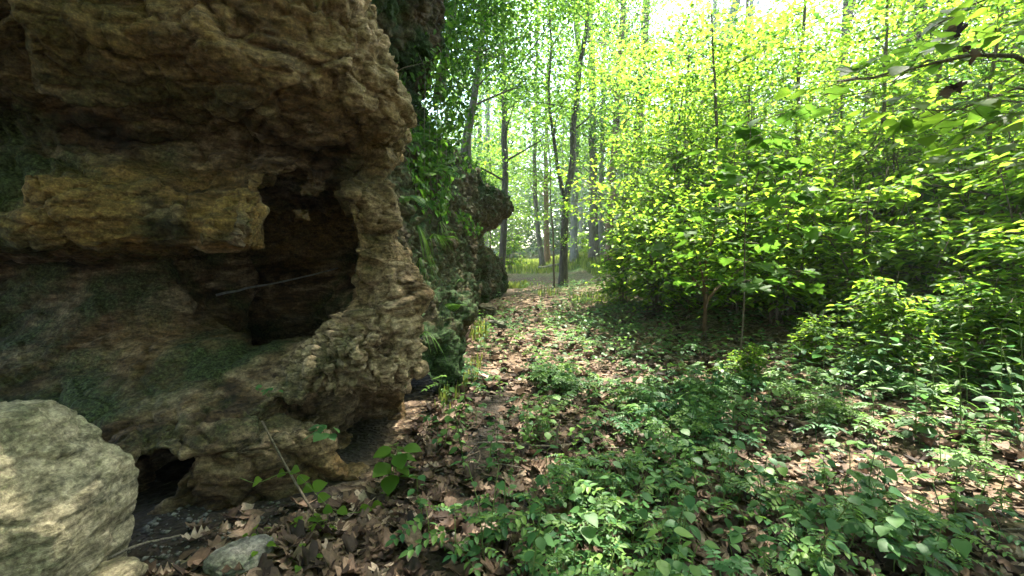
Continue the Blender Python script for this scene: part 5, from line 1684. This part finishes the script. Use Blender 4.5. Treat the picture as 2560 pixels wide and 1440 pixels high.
p_ = gp(985, 1225)
big = [(945, 1115, 3.0), (1000, 1110, 2.95), (1040, 1112, 3.0), (1025, 1130, 3.05), (955, 1140, 2.9), (970, 1175, 2.9), (1035, 1155, 2.9), (1030, 1180, 2.95), (1000, 1140, 2.85), (975, 1098, 3.1), (1010, 1165, 3.1)]
b = at(985, 1225, p_[2])
root = empty('seedling', b, 'bright large leaved seedling growing where the rock ledge meets the path', 'seedling')
g = Geo()
SPL = spline([np.array([0, 0, -.03]), np.array([.0, 0, .15]), np.array(at(995, 1125, p_[2]) - b)], 10)
g.add(*tube(SPL, np.linspace(.005, .003, 10), 5))
c = np.array(at(995, 1140, p_[2]) - b)
for k in range(15):
    a = k * 2.4
    zoff = -.14 + .017 * k
    s_ = SPL[min(9, 3 + k // 2)]
    e = s_ + np.array([math.cos(a) * .04, math.sin(a) * .04, .02])
    g.add(*tube(np.array([s_, e]), .002, 3, cap=False))
    place_leaf('leaf', LMC['oval'], root, e, a, q.uniform(-.1, .35), q.normal(0, .2), q.uniform(.10, .155), 1.05)
link('stem', g.mesh('stem', M['stem']), root)

for i, (px, py, n, L, lab) in enumerate(((760, 1325, 10, .05, 'clump of bright tiny seedlings in the dead leaves below the creeper'), (812, 1330, 9, .045, 'second bright clump of tiny seedlings, right beside the first one'), (650, 1352, 5, .045, 'yellow green sprout in dead leaves, to the side of the two bright clumps'),
                                         (556, 1418, 7, .045, 'small bright sprout on bare earth next to the grey stone'), (655, 1395, 4, .04, 'pale little sprout behind the grey stone'), (757, 1415, 5, .04, 'yellowish sprout poking through the thick dead leaves'))):
    p_ = gp(px, py)
    b = at(*p_)
    root = empty('sprout', b, lab, 'sprout')
    g = Geo()
    for k in range(n):
        a = k * 2.4 + q.normal(0, .3); r_ = .02 + .05 * q.random()
        e = np.array([math.cos(a) * r_, math.sin(a) * r_, q.uniform(.02, .08)])
        g.add(*tube(np.array([[0, 0, -.01], e]), .0012, 3, cap=False))
        place_leaf('leaf', LMC['heart'], root, e, a, q.uniform(-.1, .3), q.normal(0, .3), L * q.uniform(.7, 1.1))
    link('stem', g.mesh('stem', M['stem']), root)

for i, (px, py, n, L, lab) in enumerate(((818, 1062, 12, .085, 'dark green leafy plant growing in the hollow under the pillar'), (668, 966, 7, .05, 'small green plant on the earth slope by the cave mouth'), (1085, 1040, 8, .06, 'small plant on a leaning stalk by the foot of the pillar'))):
    j = on_surface(NEAR_V, px, py + 12)
    b = Vector(NEAR_V[j])
    if i == 2:
        b = at(*gp(1075, 1085))
    root = empty('plant', b, lab, 'plant')
    g = Geo()
    for k in range(n):
        a = k * 2.4 + q.normal(0, .3); r_ = .03 + .08 * q.random()
        e = np.array([math.cos(a) * r_, -abs(math.sin(a)) * r_ - .02, q.uniform(.03, .10) + (.1 if i == 2 else 0)])
        g.add(*tube(np.array([[0, 0, -.02], e]), .0015, 3, cap=False))
        place_leaf('leaf', LM['oval'], root, e, -abs(a % 3.14), q.uniform(-.1, .4), q.normal(0, .3), L * q.uniform(.7, 1.1))
    link('stem', g.mesh('stem', M['stem']), root)

# the tall herb stalks in front and the weeds at the side
def herb(b, hgt, n, L, kind, label, cat, group=None, name='herb', lean=(0, 0), mats=LM, seed=0, a0=.3):
    q = np.random.default_rng(seed)
    root = empty(name, b, label, cat, group)
    g = Geo()
    P = spline([np.array([0, 0, -.05]), np.array([lean[0] * .4, lean[1] * .4, hgt * .5]), np.array([lean[0], lean[1], hgt])], 12)
    g.add(*tube(P, np.linspace(.006 if hgt > .5 else .0045, .002, 12), 5))
    for k in range(n):
        t = a0 + (1 - a0) * k / max(1, n - 1)
        p0 = P[min(11, int(t * 11))]
        for s_ in (0, 1):
            a = k * 1.4 + s_ * np.pi + q.normal(0, .3)
            e = p0 + np.array([math.cos(a) * .03, math.sin(a) * .03, .012])
            g.add(*tube(np.array([p0, e]), .0013, 3, cap=False))
            place_leaf('leaf', mats[kind], root, e, a, q.uniform(-.25, .5), q.normal(0, .3), L * q.uniform(.65, 1.15) * (1.15 - .5 * t))
    link('stem', g.mesh('stem', M['stem']), root)
    return root


herb(at(*gp(1222, 1385)), .42, 6, .065, 'heart', 'tall thin stalked herb at the edge of the muddy litter strip', 'herb', lean=(.05, .12), seed=1)
herb(at(*gp(1262, 1360)), .34, 5, .06, 'oval', 'shorter herb standing close beside the tall thin stalked one', 'herb', lean=(.0, .05), seed=2)
herb(at(*gp(1340, 1420)), .30, 6, .10, 'heart', 'broad leaved herb at the bottom centre with overlapping rounded leaves', 'herb', lean=(.03, .05), seed=3)
herb(at(*gp(1480, 1425)), .26, 5, .11, 'heart', 'broad leaved dark herb beside the sunlit curled leaf', 'herb', lean=(-.03, .05), seed=4)
herb(at(*gp(1690, 1400)), .34, 7, .085, 'oval', 'fresh green upright herb in front of the low pinnate plants', 'herb', lean=(.03, .0), seed=5)
herb(at(*gp(1875, 1110)), .36, 6, .09, 'oval', 'yellow green stalk rising from the plants before the dark bank', 'herb', lean=(-.02, .0), seed=6)
herb(at(*gp(1607, 985)), .40, 5, .10, 'oval', 'upright stalk standing beside the sunlit patch of dead leaves', 'herb', lean=(.02, .0), seed=7)
W_ = [(2330, 1040, .85), (2200, 985, .7), (2260, 960, .8), (2420, 1010, .9), (2500, 1060, .8), (2560, 1000, 1.0), (2130, 935, .7), (2380, 940, .95), (2470, 930, 1.0), (2550, 1110, .7), (2290, 1085, .55), (2185, 1040, .5), (2400, 1095, .6), (2060, 940, .55), (2620, 1080, .9), (2235, 910, .8), (2330, 900, .9), (2520, 890, 1.1)]
for i, (px, py, h_) in enumerate(W_):
    herb(at(*gp(px, py)), h_, 9, .15, ('lance', 'oval', 'lance')[i % 3], 'tall green weed with slender stalk in the thicket by the litter slope', 'weed', 'tall weeds of the thicket', name='weed', lean=(q.normal(0, .1), q.normal(0, .1)), seed=20 + i, a0=.15)

# ------------------------------------------------------------------ pebbles and crumbs of rock on the bare earth under the cliff
q = np.random.default_rng(515)
g = Geo()
oc = np.array([[1, 0, 0], [0, 1, 0], [-1, 0, 0], [0, -1, 0], [0, 0, 1], [0, 0, -1]], dtype=float)
of = np.array([[0, 1, 4], [1, 2, 4], [2, 3, 4], [3, 0, 4], [1, 0, 5], [2, 1, 5], [3, 2, 5], [0, 3, 5]])
for k in range(1100):
    x_, y_ = (q.uniform(-2.1, -.9), q.uniform(1.7, 2.6)) if k < 650 else (q.uniform(-1.0, -.1), q.uniform(2.2, 6.0))
    sz = .006 + .018 * q.random() ** 3
    Vp = oc * sz * q.uniform(.6, 1.3, (6, 1)) * [1.2, 1, .7]
    a = q.uniform(0, 6.28)
    g.add(np.stack([Vp[:, 0] * math.cos(a) - Vp[:, 1] * math.sin(a) + x_, Vp[:, 0] * math.sin(a) + Vp[:, 1] * math.cos(a) + y_, Vp[:, 2] + float(gz(x_, y_)) + sz * .3], -1), [of], np.full(6, q.random()))
tag(link('pebbles', g.mesh('pebbles', M['stone'], False)), kind='stuff')

# ------------------------------------------------------------------ the bright summer air between the trees
HAZE = 0.0008
m, nt, out = new_mat('air')
pv = nd(nt, 'ShaderNodeVolumePrincipled')
pv.inputs['Color'].default_value = (0.80, 0.91, 0.94, 1)
pv.inputs['Density'].default_value = HAZE
pv.inputs['Anisotropy'].default_value = 0.35
nt.links.new(pv.outputs[0], out.inputs['Volume'])
x0, x1, y0, y1, z0, z1 = -165, 165, -65, 265, -2.0, 44.0
hv = [(x, y, z) for z in (z0, z1) for y in (y0, y1) for x in (x0, x1)]
hf = np.array([[0, 2, 3, 1], [4, 5, 7, 6], [0, 1, 5, 4], [2, 6, 7, 3], [0, 4, 6, 2], [1, 3, 7, 5]])
tag(link('haze', fast_mesh('haze', hv, [hf], m, False)), kind='stuff')

print('leaves on trees', TREE_LEAVES[0], 'objects', len(bpy.data.objects), 'tris', sum(len(m.loops) - 2 * len(m.polygons) for m in bpy.data.meshes))
